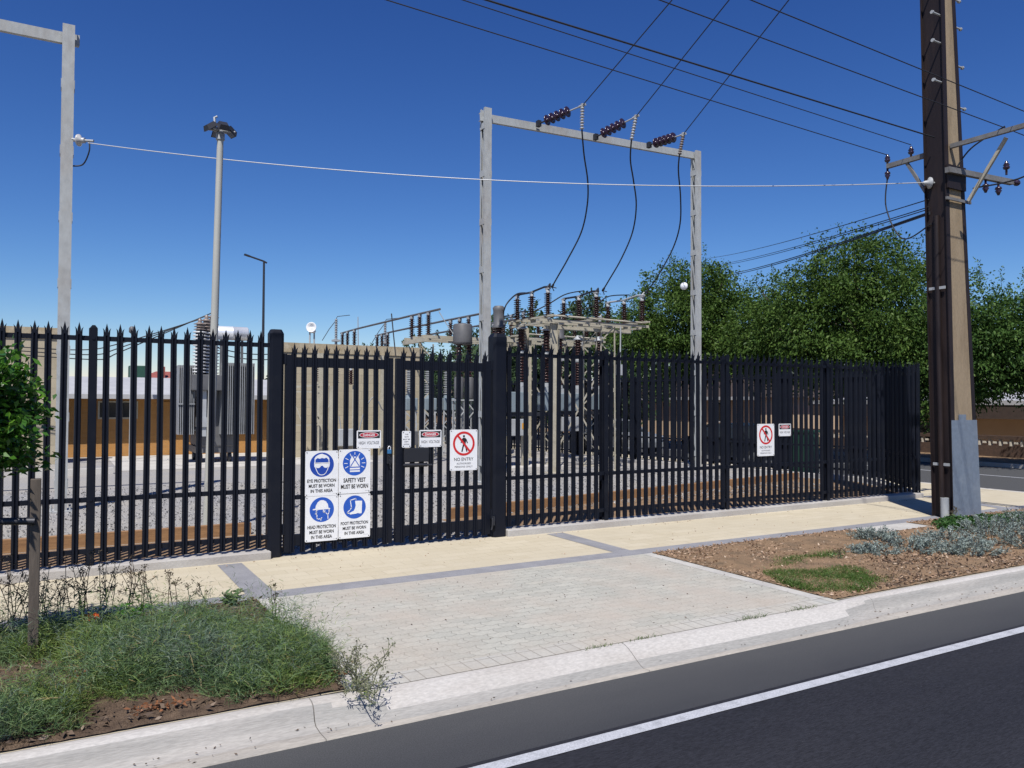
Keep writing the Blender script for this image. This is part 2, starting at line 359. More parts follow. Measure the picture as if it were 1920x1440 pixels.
def raw_mesh(name, V, F4, m, parent=None, smooth=False, mi=None, **kw):
    """many separate quads at once: V (n,3), F4 (k,4)"""
    me = bpy.data.meshes.new(name); n, k = len(V), len(F4)
    me.vertices.add(n); me.vertices.foreach_set('co', np.asarray(V, np.float32).ravel())
    me.loops.add(k*4); me.loops.foreach_set('vertex_index', np.asarray(F4, np.int32).ravel())
    me.polygons.add(k); me.polygons.foreach_set('loop_start', np.arange(k, dtype=np.int32)*4)
    me.polygons.foreach_set('loop_total', np.full(k, 4, np.int32))
    if smooth: me.polygons.foreach_set('use_smooth', np.ones(k, bool))
    for x in (m if isinstance(m, (list, tuple)) else [m]): me.materials.append(M[x])
    if mi is not None: me.polygons.foreach_set('material_index', np.asarray(mi, np.int32))
    me.update(calc_edges=True); me.validate()
    o = bpy.data.objects.new(name, me); COL.objects.link(o)
    if parent: o.parent = parent
    return tag(o, **kw)
def unit(a): return a/np.maximum(np.linalg.norm(a, axis=1, keepdims=True), 1e-9)
def leaves(P, D, L, W, droop=0.25):
    """folded leaf blades: base P, direction D, length L, width W -> verts, quads (two quads per leaf sharing the midrib)"""
    n = len(P); D = unit(D); U = unit(np.cross(D, rng.normal(size=(n, 3)))); N = np.cross(U, D)
    L = np.broadcast_to(L, n)[:, None]; W = np.broadcast_to(W, n)[:, None]
    tip = P+D*L-np.array([0, 0, 1])*L*droop; mid = P+D*L*.5
    a = mid+U*W*.5+N*W*.16; b = mid-U*W*.5+N*W*.16
    V = np.stack([P, a, tip, b], 1).reshape(-1, 3)
    return V, np.arange(4*n).reshape(n, 4)
def blades(P, D, L, W, bend=.35):
    """narrow two-segment blades"""
    n = len(P); D = unit(D); U = unit(np.cross(D, rng.normal(size=(n, 3))+1e-3))
    L = np.broadcast_to(L, n)[:, None]; W = np.broadcast_to(W, n)[:, None]
    side = unit(np.c_[rng.normal(size=(n, 2)), np.zeros(n)])
    m = P+D*L*.55; t = P+D*L+side*L*bend*.6-np.array([0, 0, 1])*L*bend*.35
    V = np.stack([P-U*W*.5, P+U*W*.5, m+U*W*.45, m-U*W*.45, t+U*W*.08, t-U*W*.08], 1).reshape(-1, 3)
    b = np.arange(n)[:, None]*6
    F = np.concatenate([b+np.array([0, 1, 2, 3]), b+np.array([3, 2, 4, 5])])
    return V, F
def join(parts):
    V = []; F = []; o = 0
    for v, f in parts: V.append(v); F.append(f+o); o += len(v)
    return np.concatenate(V), np.concatenate(F)
def sag(p0, p1, s, n=24):
    p0, p1 = Vector(p0), Vector(p1)
    return [p0.lerp(p1, i/n)-Vector((0, 0, s*4*(i/n)*(1-i/n))) for i in range(n+1)]
def smooth_path(pts, n=8):
    P = [Vector(p) for p in pts]; out = []
    for i in range(len(P)-1):
        a, b, c, d = P[max(i-1, 0)], P[i], P[i+1], P[min(i+2, len(P)-1)]
        for k in range(n):
            t = k/n; out.append(.5*((2*b)+(c-a)*t+(2*a-5*b+4*c-d)*t*t+(3*b-a-3*c+d)*t**3))
    return out+[P[-1]]
def text_mesh(txt, width, height, name='lettering', bold=.0):
    """flat lettering in x,z, centred on the origin, fitted to width x height"""
    cu = bpy.data.curves.new('lettering', 'FONT'); cu.body = txt; cu.align_x = 'CENTER'; cu.resolution_u = 3; cu.offset = bold
    o = bpy.data.objects.new('lettering', cu); me = bpy.data.meshes.new_from_object(o)
    V = np.array([v.co[:] for v in me.vertices]); F = [tuple(p.vertices) for p in me.polygons]
    bpy.data.objects.remove(o); bpy.data.curves.remove(cu); bpy.data.meshes.remove(me)
    lo, hi = V.min(0), V.max(0); V = (V-(lo+hi)/2)/np.maximum(hi-lo, 1e-6)*np.array([width, height, 1])
    return V, F
def letter(mb, txt, cx, cz, width, height, y, bold=.0):
    V, F = text_mesh(txt, width, height, bold=bold)
    mb.add([(v[0]+cx, y, v[1]+cz) for v in V], F)

# ------------------------------------------------------------------ the ground
KY, KF, GE = 5.42, 5.24, 4.98       # kerb back, kerb face, gutter edge along the front road
SX = 19.25                          # kerb back along the side street
def arc(cx, cy, r, a0, a1, n=10): return [(cx+r*math.cos(R(a0+(a1-a0)*i/n)), cy+r*math.sin(R(a0+(a1-a0)*i/n))) for i in range(n+1)]
ground = MB().flat([(-700, -700), (900, -700), (900, 900), (-700, 900)], -.22).build('ground', 'grassland', kind='structure')
CC = (SX-4, KY+4)                    # centre of the corner curve
rd = [(-90, GE)]+arc(*CC, 4+KY-GE, -90, 0)+[(SX+.44, 120), (28, 120), (28, GE), (140, GE), (140, 4.24), (-90, 4.24)]
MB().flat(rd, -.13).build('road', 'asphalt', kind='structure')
MB().flat([(-90, 4.24), (140, 4.24), (140, -7.5), (-90, -7.5)], -.13).build('traffic_lane', 'lane', kind='structure')
MB().flat([(-90, 4.19), (120, 4.19), (120, 4.085), (-90, 4.085)], -.125).build('road_edge_line', 'white_line', kind='structure')
MB().flat([(24.42, 9), (24.54, 9), (24.54, 100), (24.42, 100)], -.125).build('side_street_line', 'white_line', kind='structure')
MB().flat([(-90, -7.5), (140, -7.5), (140, -60), (-90, -60)], -.02).build('far_verge', 'grassland', kind='structure')
MB().flat([(28.1, 5.5), (140, 5.5), (140, 120), (28.1, 120)], -.01).build('opposite_verge', 'dirt', kind='structure')
MB().bbox((28, 5, -.2), (28.15, 120, .01)).build('opposite_kerb', 'kerb', kind='structure')
FY = 10.45                           # fence line
S1, S2, S3 = (16.3, 10.45), (18.45, 13.1), (13.9, 40.0)    # splay corner, side street corner, far end of the side fence
fp = [(-90, KY)]+arc(*CC, 4, -90, 0)+[(SX, 60), (10.7, 60), S3, S2, S1, (-90, FY)]
MB().flat(fp, 0).build('footpath', 'path', kind='structure')
MB().flat([(-90, FY), S1, S2, S3, (8, 60), (-90, 60)], 0.0).build('yard_gravel', 'gravel', kind='structure')
b = MB()
b.flat([(-90, 8.30), (19.0, 8.30), (19.0, 8.60), (-90, 8.60)], .004)
for x in (1.75, 6.56): b.flat([(x, 8.60), (x+.29, 8.60), (x+.29, 10.28), (x, 10.28)], .004)
b.flat([(15.9, 8.6), (16.2, 8.6), (16.75, 10.5), (16.45, 10.55)], .004)
b.build('paving_band', 'band', kind='structure')
DX0, DX1 = 1.80, 6.98
MB().flat([(DX0+.22, KY-.08), (DX1-.16, KY-.08), (DX1-.16, 8.30), (DX0+.22, 8.30)], .004).build('driveway', 'drive', kind='structure')
MB().flat([(DX0+.10, KY-.08), (DX1, KY-.08), (DX1, KY+.15), (DX0+.10, KY+.15)], .008).build('driveway_header', 'header', kind='structure')
e = MB(); e.flat([(DX0, KY-.05), (DX0+.22, KY-.05), (DX0+.22, 8.30), (DX0, 8.30)], .0055); e.flat([(DX1-.16, KY-.05), (DX1, KY-.05), (DX1, 8.30), (DX1-.16, 8.30)], .0055)
e.build('driveway_edge_strip', 'edge_strip', kind='structure')

# kerb and gutter: one cross-section swept along the street, laid back at the crossing
def kerb_run(name, st):
    """st: list of (x, y, nx, ny, t): kerb back point, direction to the road, t=1 where laid back"""
    PB = [(.0, -.16), (.0, .0), (.045, .012), (.10, .010), (.135, -.004), (.155, -.03), (.17, -.095), (.20, -.122), (.30, -.128), (.445, -.121), (.445, -.2)]
    PL = [(.04, -.16), (.04, .002), (.08, .004), (.12, .0), (.17, -.018), (.22, -.045), (.28, -.085), (.33, -.113), (.37, -.127), (.445, -.121), (.445, -.2)]
    m = MB(); n = len(PB); vs = []
    for x, y, nx, ny, t in st:
        for (a, za), (c, zc) in zip(PB, PL):
            d = a+(c-a)*t; z = za+(zc-za)*t; vs.append((x+nx*d, y+ny*d, z))
    fs = []; k = len(st)
    for i in range(k-1):
        for j in range(n-1): fs.append((i*n+j, (i+1)*n+j, (i+1)*n+j+1, i*n+j+1))
    m.add(vs, fs, False); m.add(vs[:n], [tuple(range(n))[::-1]]); m.add(vs[-n:], [tuple(range(n))])
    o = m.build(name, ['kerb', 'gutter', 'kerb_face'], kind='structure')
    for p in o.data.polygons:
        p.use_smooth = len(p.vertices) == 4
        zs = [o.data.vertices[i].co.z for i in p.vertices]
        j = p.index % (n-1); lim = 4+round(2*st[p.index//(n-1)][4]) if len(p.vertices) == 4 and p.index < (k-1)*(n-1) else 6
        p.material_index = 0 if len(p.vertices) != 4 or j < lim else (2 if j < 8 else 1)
    return o
def lay(x):
    f = lambda a, b: min(1, max(0, (x-a)/(b-a)))
    s = lambda t: t*t*(3-2*t)
    return s(f(1.35, 2.15))*(1-s(f(6.55, 7.45)))
cuts = [-90, -3.2, 1.52, 4.16, 7.38, 10.6, 13.2, SX-4]
for a, c in zip(cuts, cuts[1:]):
    n = max(2, int((c-a)/.12)) if a > -4 else 3
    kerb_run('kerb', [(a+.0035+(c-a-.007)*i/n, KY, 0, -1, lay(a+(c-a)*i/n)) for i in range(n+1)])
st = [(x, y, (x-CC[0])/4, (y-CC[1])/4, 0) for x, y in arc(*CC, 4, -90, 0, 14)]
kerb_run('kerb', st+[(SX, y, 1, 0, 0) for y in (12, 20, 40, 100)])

# beds: small uneven grids
def bed(name, x0, x1, y0, y1, m, amp, inside=None, step=.06):
    nx, ny = int((x1-x0)/step), int((y1-y0)/step); X, Y = np.meshgrid(np.linspace(x0, x1, nx), np.linspace(y0, y1, ny), indexing='ij')
    ph = rng.random(12)*6; Z = sum(np.sin(X*(1.3+i*1.7)+ph[i])*np.cos(Y*(1.9+i*1.4)+ph[i+6])/(1.5+i) for i in range(6))
    ed = np.minimum.reduce([X-x0, x1-X, Y-y0, y1-Y]); Z = (Z*.5+.6)*amp*np.clip(ed/.25, 0, 1)+rng.random(X.shape)*.010+.008
    V = np.stack([X, Y, Z], -1).reshape(-1, 3); I = np.arange(nx*ny).reshape(nx, ny)
    F = np.stack([I[:-1, :-1], I[1:, :-1], I[1:, 1:], I[:-1, 1:]], -1).reshape(-1, 4)
    if inside:
        c = V[F].mean(1); F = F[inside(c[:, 0], c[:, 1])]
    return raw_mesh(name, V, F, m, smooth=True, kind='structure')
bed('garden_soil', -9, DX0, KY+.005, 8.30, 'soil', .045)
def right_bed(x, y): return ~((x > 11.0) & (x < 12.55) & (y > 7.78)) & ((x < 15.3) | (np.hypot(x-15.25, y-(KY+4)) < 3.98))
bed('mulch_bed', DX1, 18.2, KY+.005, 8.30, 'mulch', .035, right_bed)
MB().bbox((11.0, 7.78, -.05), (12.55, 8.30, .012)).build('pit_cover', 'edge_strip', bevel=.004, label='grey concrete pit cover set at the edge of the mulch', cat='pit cover')

# chips of bark and stones lying on the beds
def scatter_chips(name, n, x0, x1, y0, y1, m, l0, l1, z=.035, keep=None):
    P = np.c_[rng.uniform(x0, x1, n), rng.uniform(y0, y1, n), rng.uniform(.02, z, n)]
    if keep is not None: P = P[keep(P[:, 0], P[:, 1])]; n = len(P)
    D = np.c_[rng.normal(size=(n, 2)), rng.normal(size=n)*.35]; L = rng.uniform(l0, l1, n)
    return raw_mesh(name, *leaves(P, D, L, L*.45, 0), m, kind='stuff')
scatter_chips('mulch_chips', 26000, DX1, 17.5, KY+.03, 8.28, 'chips', .02, .055, keep=right_bed)
scatter_chips('dark_mulch_chips', 7000, DX1+.8, 14.5, KY+.03, 6.7, 'chips_dark', .02, .06, keep=lambda x, y: rng.random(len(x)) < np.clip(1.5-(y-5.45)/.7+.5*np.sin(x*2.2), .05, 1))
scatter_chips('bark_litter', 7000, -2.5, DX0, KY+.03, 8.28, 'chips_dark', .025, .07, z=.05)
n = 260; P = np.c_[rng.uniform(-2, 16, n), np.where(rng.random(n) < .6, rng.normal(10.2, .05, n), rng.uniform(8.65, 10.2, n)), np.full(n, .012)]; P[:, 1] = np.minimum(P[:, 1], 10.26)
raw_mesh('leaf_litter', *leaves(P, rng.normal(size=(n, 3))*np.array([1, 1, .15]), rng.uniform(.015, .04, n), .012, 0), 'chips', kind='stuff')
n = 150; P = np.c_[rng.uniform(DX0, DX1, n), rng.uniform(KY, 8.3, n), np.full(n, .014)]; raw_mesh('driveway_litter', *leaves(P, rng.normal(size=(n, 3))*np.array([1, 1, .15]), rng.uniform(.012, .03, n), .01, 0), 'chips_dark', kind='stuff')
n = 240; P = np.c_[rng.uniform(-1, 12, n), KF-.03-rng.random(n)**2*.20, np.full(n, -.112)]; raw_mesh('gutter_litter', *leaves(P, rng.normal(size=(n, 3))*np.array([1, 1, .15]), rng.uniform(.012, .035, n), .01, 0), 'chips_dark', kind='stuff')
# yard: dirt strip, timber edging, slab
MB().flat([(-60, 10.6), (2.75, 10.6), (2.75, 12.35), (-60, 12.35)], .004).build('dirt_strip', 'dirt', kind='structure')
MB().flat([(5.75, 10.6), (16.6, 10.85), (18.0, 13.3), (17.6, 14.8), (16.9, 14.6), (5.75, 12.4)], .004).build('dirt_strip', 'dirt', kind='structure')
for (x0, y0, x1, y1, lb) in ((-12, 12.4, 2.6, 12.45, 'orange brown timber edging in gravel left of the gates'), (5.9, 12.4, 17.2, 14.5, 'orange brown timber edging in gravel right of the gates')):
    MB().bar((x0, y0, .09), (x1, y1, .08), .09, .20).build('timber_edging', 'sleeper', bevel=.008, label=lb, cat='garden edging')
MB().flat([(1.6, 25.2), (9.5, 25.2), (9.5, 31.8), (1.6, 31.8)], .006).build('yard_slab', 'slabs', kind='structure')
MB().bbox((-9, 24.4, -.02), (1.4, 24.6, .16)).build('yard_kerb', 'slabs', kind='structure')
n = 34000
P = np.c_[rng.uniform(-3, 17, n), 10.9+rng.random(n)**1.3*9.5, np.full(n, .004)]
k = (P[:, 1] > 12.5) | ((P[:, 0] > 2.8) & (P[:, 0] < 5.7)); k &= (P[:, 0] < 16.6-(P[:, 1]-13)*.12); P = P[k]; n = len(P)
D = np.c_[rng.normal(size=(n, 2)), rng.random(n)*.9]; L = rng.uniform(.02, .05, n)
raw_mesh('loose_gravel', *leaves(P, D, L, L*.8, 0), 'pebble', kind='stuff')

# ------------------------------------------------------------------ palisade fence
def pale_mesh(h):
    m = MB(); hs = h-.155; t = .007
    sec = [(-.036, .017), (-.027, -.013), (-.011, -.013), (0, .004), (.011, -.013), (.027, -.013), (.036, .017)]
    for z0, z1, k0, k1 in ((0, hs, 1, 1), (hs, hs+.03, 1, .9)):
        vs = [(x*k0, y, z0) for x, y in sec]+[(x*k1, y, z1) for x, y in sec]+[(x*k0, y+t, z0) for x, y in sec]+[(x*k1, y+t, z1) for x, y in sec]
        n = len(sec); fs = []
        for i in range(n-1):
            fs += [(i, i+1, n+i+1, n+i), (2*n+i+1, 2*n+i, 3*n+i, 3*n+i+1)]
        fs += [(2*n, 0, n, 3*n), (n-1, 3*n-1, 4*n-1, 2*n-1)]
        m.add(vs, fs)
    z = hs+.03
    m.poly([(-.018, z-.02), (.018, z-.02), (.017, z+.05), (0, h), (-.017, z+.05)], -.010, -.003)
    for s in (-1, 1):   # the outer points splay sideways and forwards
        m.add([(s*.012, -.009, z-.02), (s*.034, -.003, z-.02), (s*.036, -.014, z+.035), (s*.044, -.024, z+.068), (s*.022, -.011, z+.04),
               (s*.012, -.003, z-.02), (s*.034, .003, z-.02), (s*.036, -.008, z+.035), (s*.022, -.005, z+.04)],
              [(0, 1, 2, 4), (4, 2, 3), (8, 7, 6, 5), (8, 3, 7), (1, 6, 7, 2), (2, 7, 3), (0, 4, 8, 5), (4, 3, 8)])
    return m
PALE_H = 2.80
pale0 = pale_mesh(PALE_H).build('pale', 'fence'); pale_data = pale0.data; bpy.data.objects.remove(pale0)
gate_pale0 = pale_mesh(2.76).build('pale', 'fence'); gate_pale_data = gate_pale0.data; bpy.data.objects.remove(gate_pale0)
def inst(name, data, parent, loc, rotz=0):
    o = bpy.data.objects.new(name, data); COL.objects.link(o); o.parent = parent; o.location = loc; o.rotation_euler = (random.uniform(-.004, .004), random.uniform(-.0035, .0035), rotz); return o
def fence_line(root, a, b, posts, first=.09, most=999, spacing=.148, skip=()):
    """rails, posts and pales from a to b, pales on the right-hand side of the direction of travel"""
    a, b = Vector((*a, 0)), Vector((*b, 0)); d = (b-a); L = d.length; d.normalize(); rz = math.atan2(d.y, d.x); nrm = Vector((-d.y, d.x, 0))
    for z in (2.755, .865, .265):
        MB().bar(a+nrm*.034+Vector((0, 0, z)), b+nrm*.034+Vector((0, 0, z)), .045, .055).build('rail', 'fence', root)
    for s in posts:
        p = a+d*s+nrm*.062
        m = MB(); rot = Matrix.Rotation(rz, 3, 'Z')
        m.box(p+Vector((0, 0, 1.46)), (.09, .012, 2.84), rot).box(p+nrm*.04+Vector((0, 0, 1.46)), (.010, .07, 2.84), rot).box(p+nrm*.08+Vector((0, 0, 1.46)), (.09, .012, 2.84), rot)
        m.box(p-nrm*.058+Vector((0, 0, 1.47)), (.075, .014, 2.82), rot); m.box(p-nrm*.058+Vector((0, 0, 2.895)), (.075, .014, .03), rot, taper=.4)
        for z in (2.755, .865, .265): m.box(p-nrm*.067+Vector((0, 0, z)), (.03, .012, .03), rot)
        m.build('post', 'fence', root)
    k = 0; s = first; far = []
    while s < L-.03:
        if all(abs(s-q) > .06 for q in posts):
            p = a+d*s+Vector((0, 0, .14+random.uniform(-.004, .004)))
            if k < most: inst('pale', pale_data, root, p, rz+random.uniform(-.02, .02))
            else: far.append(p)
            k += 1
        s += spacing
    if far:
        m = MB()
        for p in far:
            m.box(p+Vector((0, 0, 1.3)), (.07, .012, 2.6), Matrix.Rotation(rz, 3, 'Z')); m.box(p+Vector((0, 0, 2.69)), (.07, .012, .2), Matrix.Rotation(rz, 3, 'Z'), taper=.1)
        m.build('pale', 'fence', root, kind='stuff')
fl = thing('palisade_fence', 'charcoal steel palisade fence running left of the double gates', 'fence', (0, 0, 0))
fence_line(fl, (-11.5, FY), (2.40, FY), (.9, 3.65, 6.38, 9.12, 11.87), first=.022)
fr = thing('palisade_fence', 'charcoal steel palisade fence running right of the gates to the corner', 'fence', (0, 0, 0))
fence_line(fr, (5.93, FY), (16.3, FY), (1.90, 4.63, 7.37), first=.07)
fs_ = thing('palisade_fence', 'splayed corner bay of charcoal palisade fence behind the utility pole', 'fence', (0, 0, 0))
fence_line(fs_, S1, S2, (.05, 3.36), first=.15)
fd = thing('palisade_fence', 'charcoal palisade fence along the side street under the trees', 'fence', (0, 0, 0))
d = Vector((S3[0]-S2[0], S3[1]-S2[1])).length
fence_line(fd, S2, S3, [2.73*i for i in range(1, 10)], first=.12, most=100)
def plinth(name, pts, label):
    m = MB()
    for (x0, y0), (x1, y1) in zip(pts, pts[1:]):
        dd = Vector((x1-x0, y1-y0, 0)).normalized(); nn = Vector((-dd.y, dd.x, 0))*.045
        m.bar(Vector((x0, y0, -.03))+nn, Vector((x1, y1, -.03))+nn, .30, .26)
    m.build(name, 'plinth', bevel=.012, label=label, cat='plinth')
plinth('fence_plinth', [(-12, FY), (2.42, FY)], 'low concrete plinth under the fence left of the gates')
plinth('fence_plinth', [(5.92, FY), (16.25, FY)], 'low concrete plinth under the long fence right of the gates')
plinth('fence_plinth', [(16.36, 10.6), (18.36, 13.06)], 'low concrete plinth under the splayed corner of the fence')
plinth('fence_plinth', [(18.42, 13.2), S3], 'low concrete plinth under the fence along the side street')

def gate_post(x, label, wd, h):
    t = thing('gate_post', label, 'gate post', (x, FY+.06, 0))
    m = MB(); k = wd/2; c = .035
    o = [(-k+c, -k), (k-c, -k), (k, -k+c), (k, k-c), (k-c, k), (-k+c, k), (-k, k-c), (-k, -k+c)]
    vs = [(x_, y_, -.02) for x_, y_ in o]+[(x_, y_, h-.02) for x_, y_ in o]+[(x_*.72, y_*.72, h+.035) for x_, y_ in o]
    fs = [tuple(range(7, -1, -1)), tuple(range(16, 24))]
    for r in (0, 8):
        for i in range(8): fs.append((r+i, r+(i+1) % 8, r+8+(i+1) % 8, r+8+i))
    m.add(vs, fs); m.build('post', 'fence', t)
    return t
g1 = gate_post(2.485, 'thick charcoal gate post at the left end of the gates', .185, 2.93)
g2 = gate_post(5.81, 'thick charcoal gate post at the right end of the gates', .235, 3.03)
for g, s in ((g1, 1), (g2, -1)):
    for z in (.35, 2.58):
        MB().bbox((s*.08, -.05, z-.05), (s*.128, .05, z+.05)).lathe([(.022, -.07), (.022, .07)], (s*.118, -.045, z), (0, 0, 1), 10).build('hinge', 'fence', g)
m = MB().bbox((-.14, -.16, .19), (-.12, -.10, .32)); m.tube([(-.145, -.135, .30), (-.15, -.15, .24), (-.145, -.13, .17), (-.16, -.13, .12)], .014, 8)
m.build('drop_bolt', 'dark_metal', g2)
def gate_leaf(x0, x1, label, hinge_left):
    t = thing('gate_leaf', label, 'gate', (x0, FY, 0)); W = x1-x0
    for a, c in ((0, .085), (W-.085, W)): MB().bbox((a, .0, .05), (c, .075, 2.64)).build('stile', 'fence', t)
    MB().bbox((.086, .006, 2.48), (W-.086, .07, 2.61)).build('top_rail', 'fence', t)
    MB().bbox((.086, .012, .73), (W-.086, .06, .785)).build('middle_rail', 'fence', t)
    MB().bbox((.086, .006, .125), (W-.086, .07, .27)).build('bottom_rail', 'fence', t)
    n = 10; sp = (W-.21)/(n-1)
    for i in range(n): inst('pale', gate_pale_data, t, (.105+sp*i, -.004, .04), random.uniform(-.02, .02))
    return t
L1 = gate_leaf(2.605, 4.105, 'left leaf of the palisade gates carrying four blue signs', True)
L2 = gate_leaf(4.155, 5.665, 'right leaf of the palisade gates carrying a walking figure sign', False)
MB().bbox((.10, -.055, 1.17), (.48, -.022, 1.37)).bbox((.10, -.06, 1.10), (.46, -.03, 1.155)).build('lock_box', 'fence_dark', L2, bevel=.006)
MB().tube([(.08, -.07, 1.135), (.52, -.07, 1.125)], .014, 8).build('slide_bolt', 'dark_metal', L2)
MB().bbox((1.40, -.05, 1.16), (1.47, -.018, 1.42)).build('latch_plate', 'fence_dark', L1, bevel=.005)
pd = thing('padlock', 'blue padlock hanging on a chain between the gate leaves', 'padlock', (4.03, FY-.06, 1.33))
MB().box((0, 0, 0), (.055, .03, .06)).build('lock_body', mat('blue_lock', (.03, .14, .30), .5), pd, bevel=.006)
MB().tube([(-.018, 0, .03), (-.018, 0, .06), (0, 0, .078), (.018, 0, .06), (.018, 0, .03)], .006, 8).build('shackle', 'polished', pd)
m = MB()
for i in range(7): m.tube([(-.012+.004*i, -.0, -.045-.028*i), (.0+.004*i, .008 if i % 2 else -.008, -.075-.028*i)], .007, 6)
m.build('chain', 'dark_metal', pd)

# ------------------------------------------------------------------ signs
def disc(cx, cz, r, n=40): return [(cx+r*math.cos(2*math.pi*i/n), cz+r*math.sin(2*math.pi*i/n)) for i in range(n)]
def ell(cx, cz, a, b_, n=40): return [(cx+a*math.cos(2*math.pi*i/n), cz+b_*math.sin(2*math.pi*i/n)) for i in range(n)]
def sign(name, label, x, z, wd, h, group=None, frame=None):
    t = thing(name, label, 'sign', (x, FY-.026, z), 0, group)
    m = MB(); c = .012
    m.poly([(-wd/2+c, -h/2), (wd/2-c, -h/2), (wd/2, -h/2+c), (wd/2, h/2-c), (wd/2-c, h/2), (-wd/2+c, h/2), (-wd/2, h/2-c), (-wd/2, -h/2+c)], 0, .005)
    m.build('board', 'white', t)
    s = MB()
    for sx in (-1, 1):
        for sz in (-1, 1): s.poly(disc(sx*(wd/2-.02), sz*(h/2-.02), .0065, 10), -.004, .002)
    s.build('screw', 'dark_metal', t)
    return t
def words(t, lines, mname='black', name='lettering', y=-.0012):
    m = MB()
    for txt, cx, cz, wd, h, bo in lines: letter(m, txt, cx, cz, wd, h, y, bo)
    return m.build(name, mname, t)
# eye protection
t = sign('safety_sign', 'blue and white sign showing a face in dark spectacles', 3.09, 1.065, .445, .60, 'blue safety signs on the left gate leaf')
MB().poly(disc(0, .115, .163), -.001, .002).build('symbol_disc', 'blue_deep', t)
p = MB(); head = [(-.1, .20), (-.085, .225), (-.055, .245), (-.02, .258), (.0, .262), (.03, .25), (.06, .24), (.09, .215), (.1, .19), (.1, .15), (.108, .14), (.102, .09), (.09, .075), (.08, .045), (.055, .0), (.03, -.022), (0, -.027), (-.03, -.022), (-.055, .0), (-.078, .045), (-.09, .075), (-.102, .09), (-.106, .14), (-.1, .15)]
p.poly(head, -.002, .001); p.cur = 1
p.poly([(-.088, .185), (-.06, .205), (-.03, .195), (.0, .205), (.03, .197), (.06, .208), (.088, .18), (.09, .145), (-.09, .145)], -.0028, .001)
p.poly([(-.088, .10), (.088, .10), (.07, .045), (.048, .005), (.025, -.012), (0, -.016), (-.025, -.012), (-.048, .005), (-.068, .045)], -.0028, .001)
p.cur = 0
for s in (-1, 1): p.poly([(s*.012, .135), (s*.092, .137), (s*.088, .095), (s*.07, .074), (s*.04, .072), (s*.018, .09)], -.0036, .001)
p.stroke([(-.1, .138), (.1, .138)], .012, -.0036, .001); p.build('pictogram', ['white', 'blue_deep'], t)
words(t, [('EYE PROTECTION', 0, -.098, .39, .046, .03), ('MUST BE WORN', 0, -.165, .35, .046, .03), ('IN THIS AREA', 0, -.232, .30, .046, .03), ]); words(t, [('- - - -', .18, -.275, .05, .004, 0)], 'grey_print', 'small_print')
# safety vest
t = sign('safety_sign', 'blue and white sign showing a safety vest with rays around', 3.545, 1.075, .445, .60, 'blue safety signs on the left gate leaf')
MB().poly(disc(0, .11, .168), -.001, .002).build('symbol_disc', 'blue', t)
p = MB(); p.poly([(-.068, .062), (.072, .062), (.07, .15), (.045, .20), (.03, .222), (-.028, .222), (-.045, .20), (-.068, .15)], -.002, .001)
for z in (.036, .002): p.poly([(-.068, z-.011), (.072, z-.011), (.072, z+.011), (-.068, z+.011)], -.002, .001)
for a in (-25, 0, 28, 62, 90, 118, 152, 180, 205):
    c_, s_ = math.cos(R(a)), math.sin(R(a)); p.stroke([(.105*c_, .11+.105*s_), (.145*c_, .11+.145*s_)], .009, -.002, .001)
p.cur = 1; p.stroke([(-.058, .07), (.05, .235)], .012, -.0028, .001); p.stroke([(.062, .07), (-.05, .235)], .012, -.0028, .001)
p.poly([(-.018, .20), (.018, .20), (.032, .226), (-.03, .226)], -.0028, .001)
p.build('pictogram', ['white', 'blue'], t)
words(t, [('SAFETY VEST', 0, -.12, .315, .060, .03), ('MUST BE WORN', 0, -.205, .385, .060, .03)]); words(t, [('- - - -', .18, -.27, .06, .006, 0)], 'grey_print', 'small_print')
# head protection
t = sign('safety_sign', 'blue and white sign showing a profile in a hard hat', 3.095, .462, .445, .60, 'blue safety signs on the left gate leaf')
MB().poly(disc(0, .12, .165), -.001, .002).build('symbol_disc', 'blue', t)
p = MB(); p.poly([(-.122, .118), (.112, .122), (.112, .134), (.09, .137), (.08, .19), (.055, .225), (.02, .245), (-.02, .245), (-.055, .222), (-.082, .175), (-.088, .137), (-.122, .133)], -.002, .001)
p.stroke([(-.062, .118), (-.078, .10), (-.068, .085), (-.088, .066), (-.066, .058), (-.066, .02), (-.058, -.005), (-.015, .0), (.0, .012)], .011, -.002, .001)
p.stroke([(.022, .118), (.02, .085), (.036, .078), (.042, .105)], .011, -.002, .001); p.stroke([(.098, .12), (.098, .08), (.082, .045), (.084, -.005)], .011, -.002, .001); p.stroke([(.055, .075), (.082, .045)], .009, -.002, .001)
p.stroke([(-.012, -.002), (-.012, -.022)], .010, -.002, .001); p.build('pictogram', 'white', t)
words(t, [('HEAD PROTECTION', 0, -.108, .385, .046, .03), ('MUST BE WORN', 0, -.175, .33, .046, .03), ('IN THIS AREA', 0, -.242, .285, .046, .03)]); words(t, [('- - - -', .18, -.278, .05, .004, 0)], 'grey_print', 'small_print')
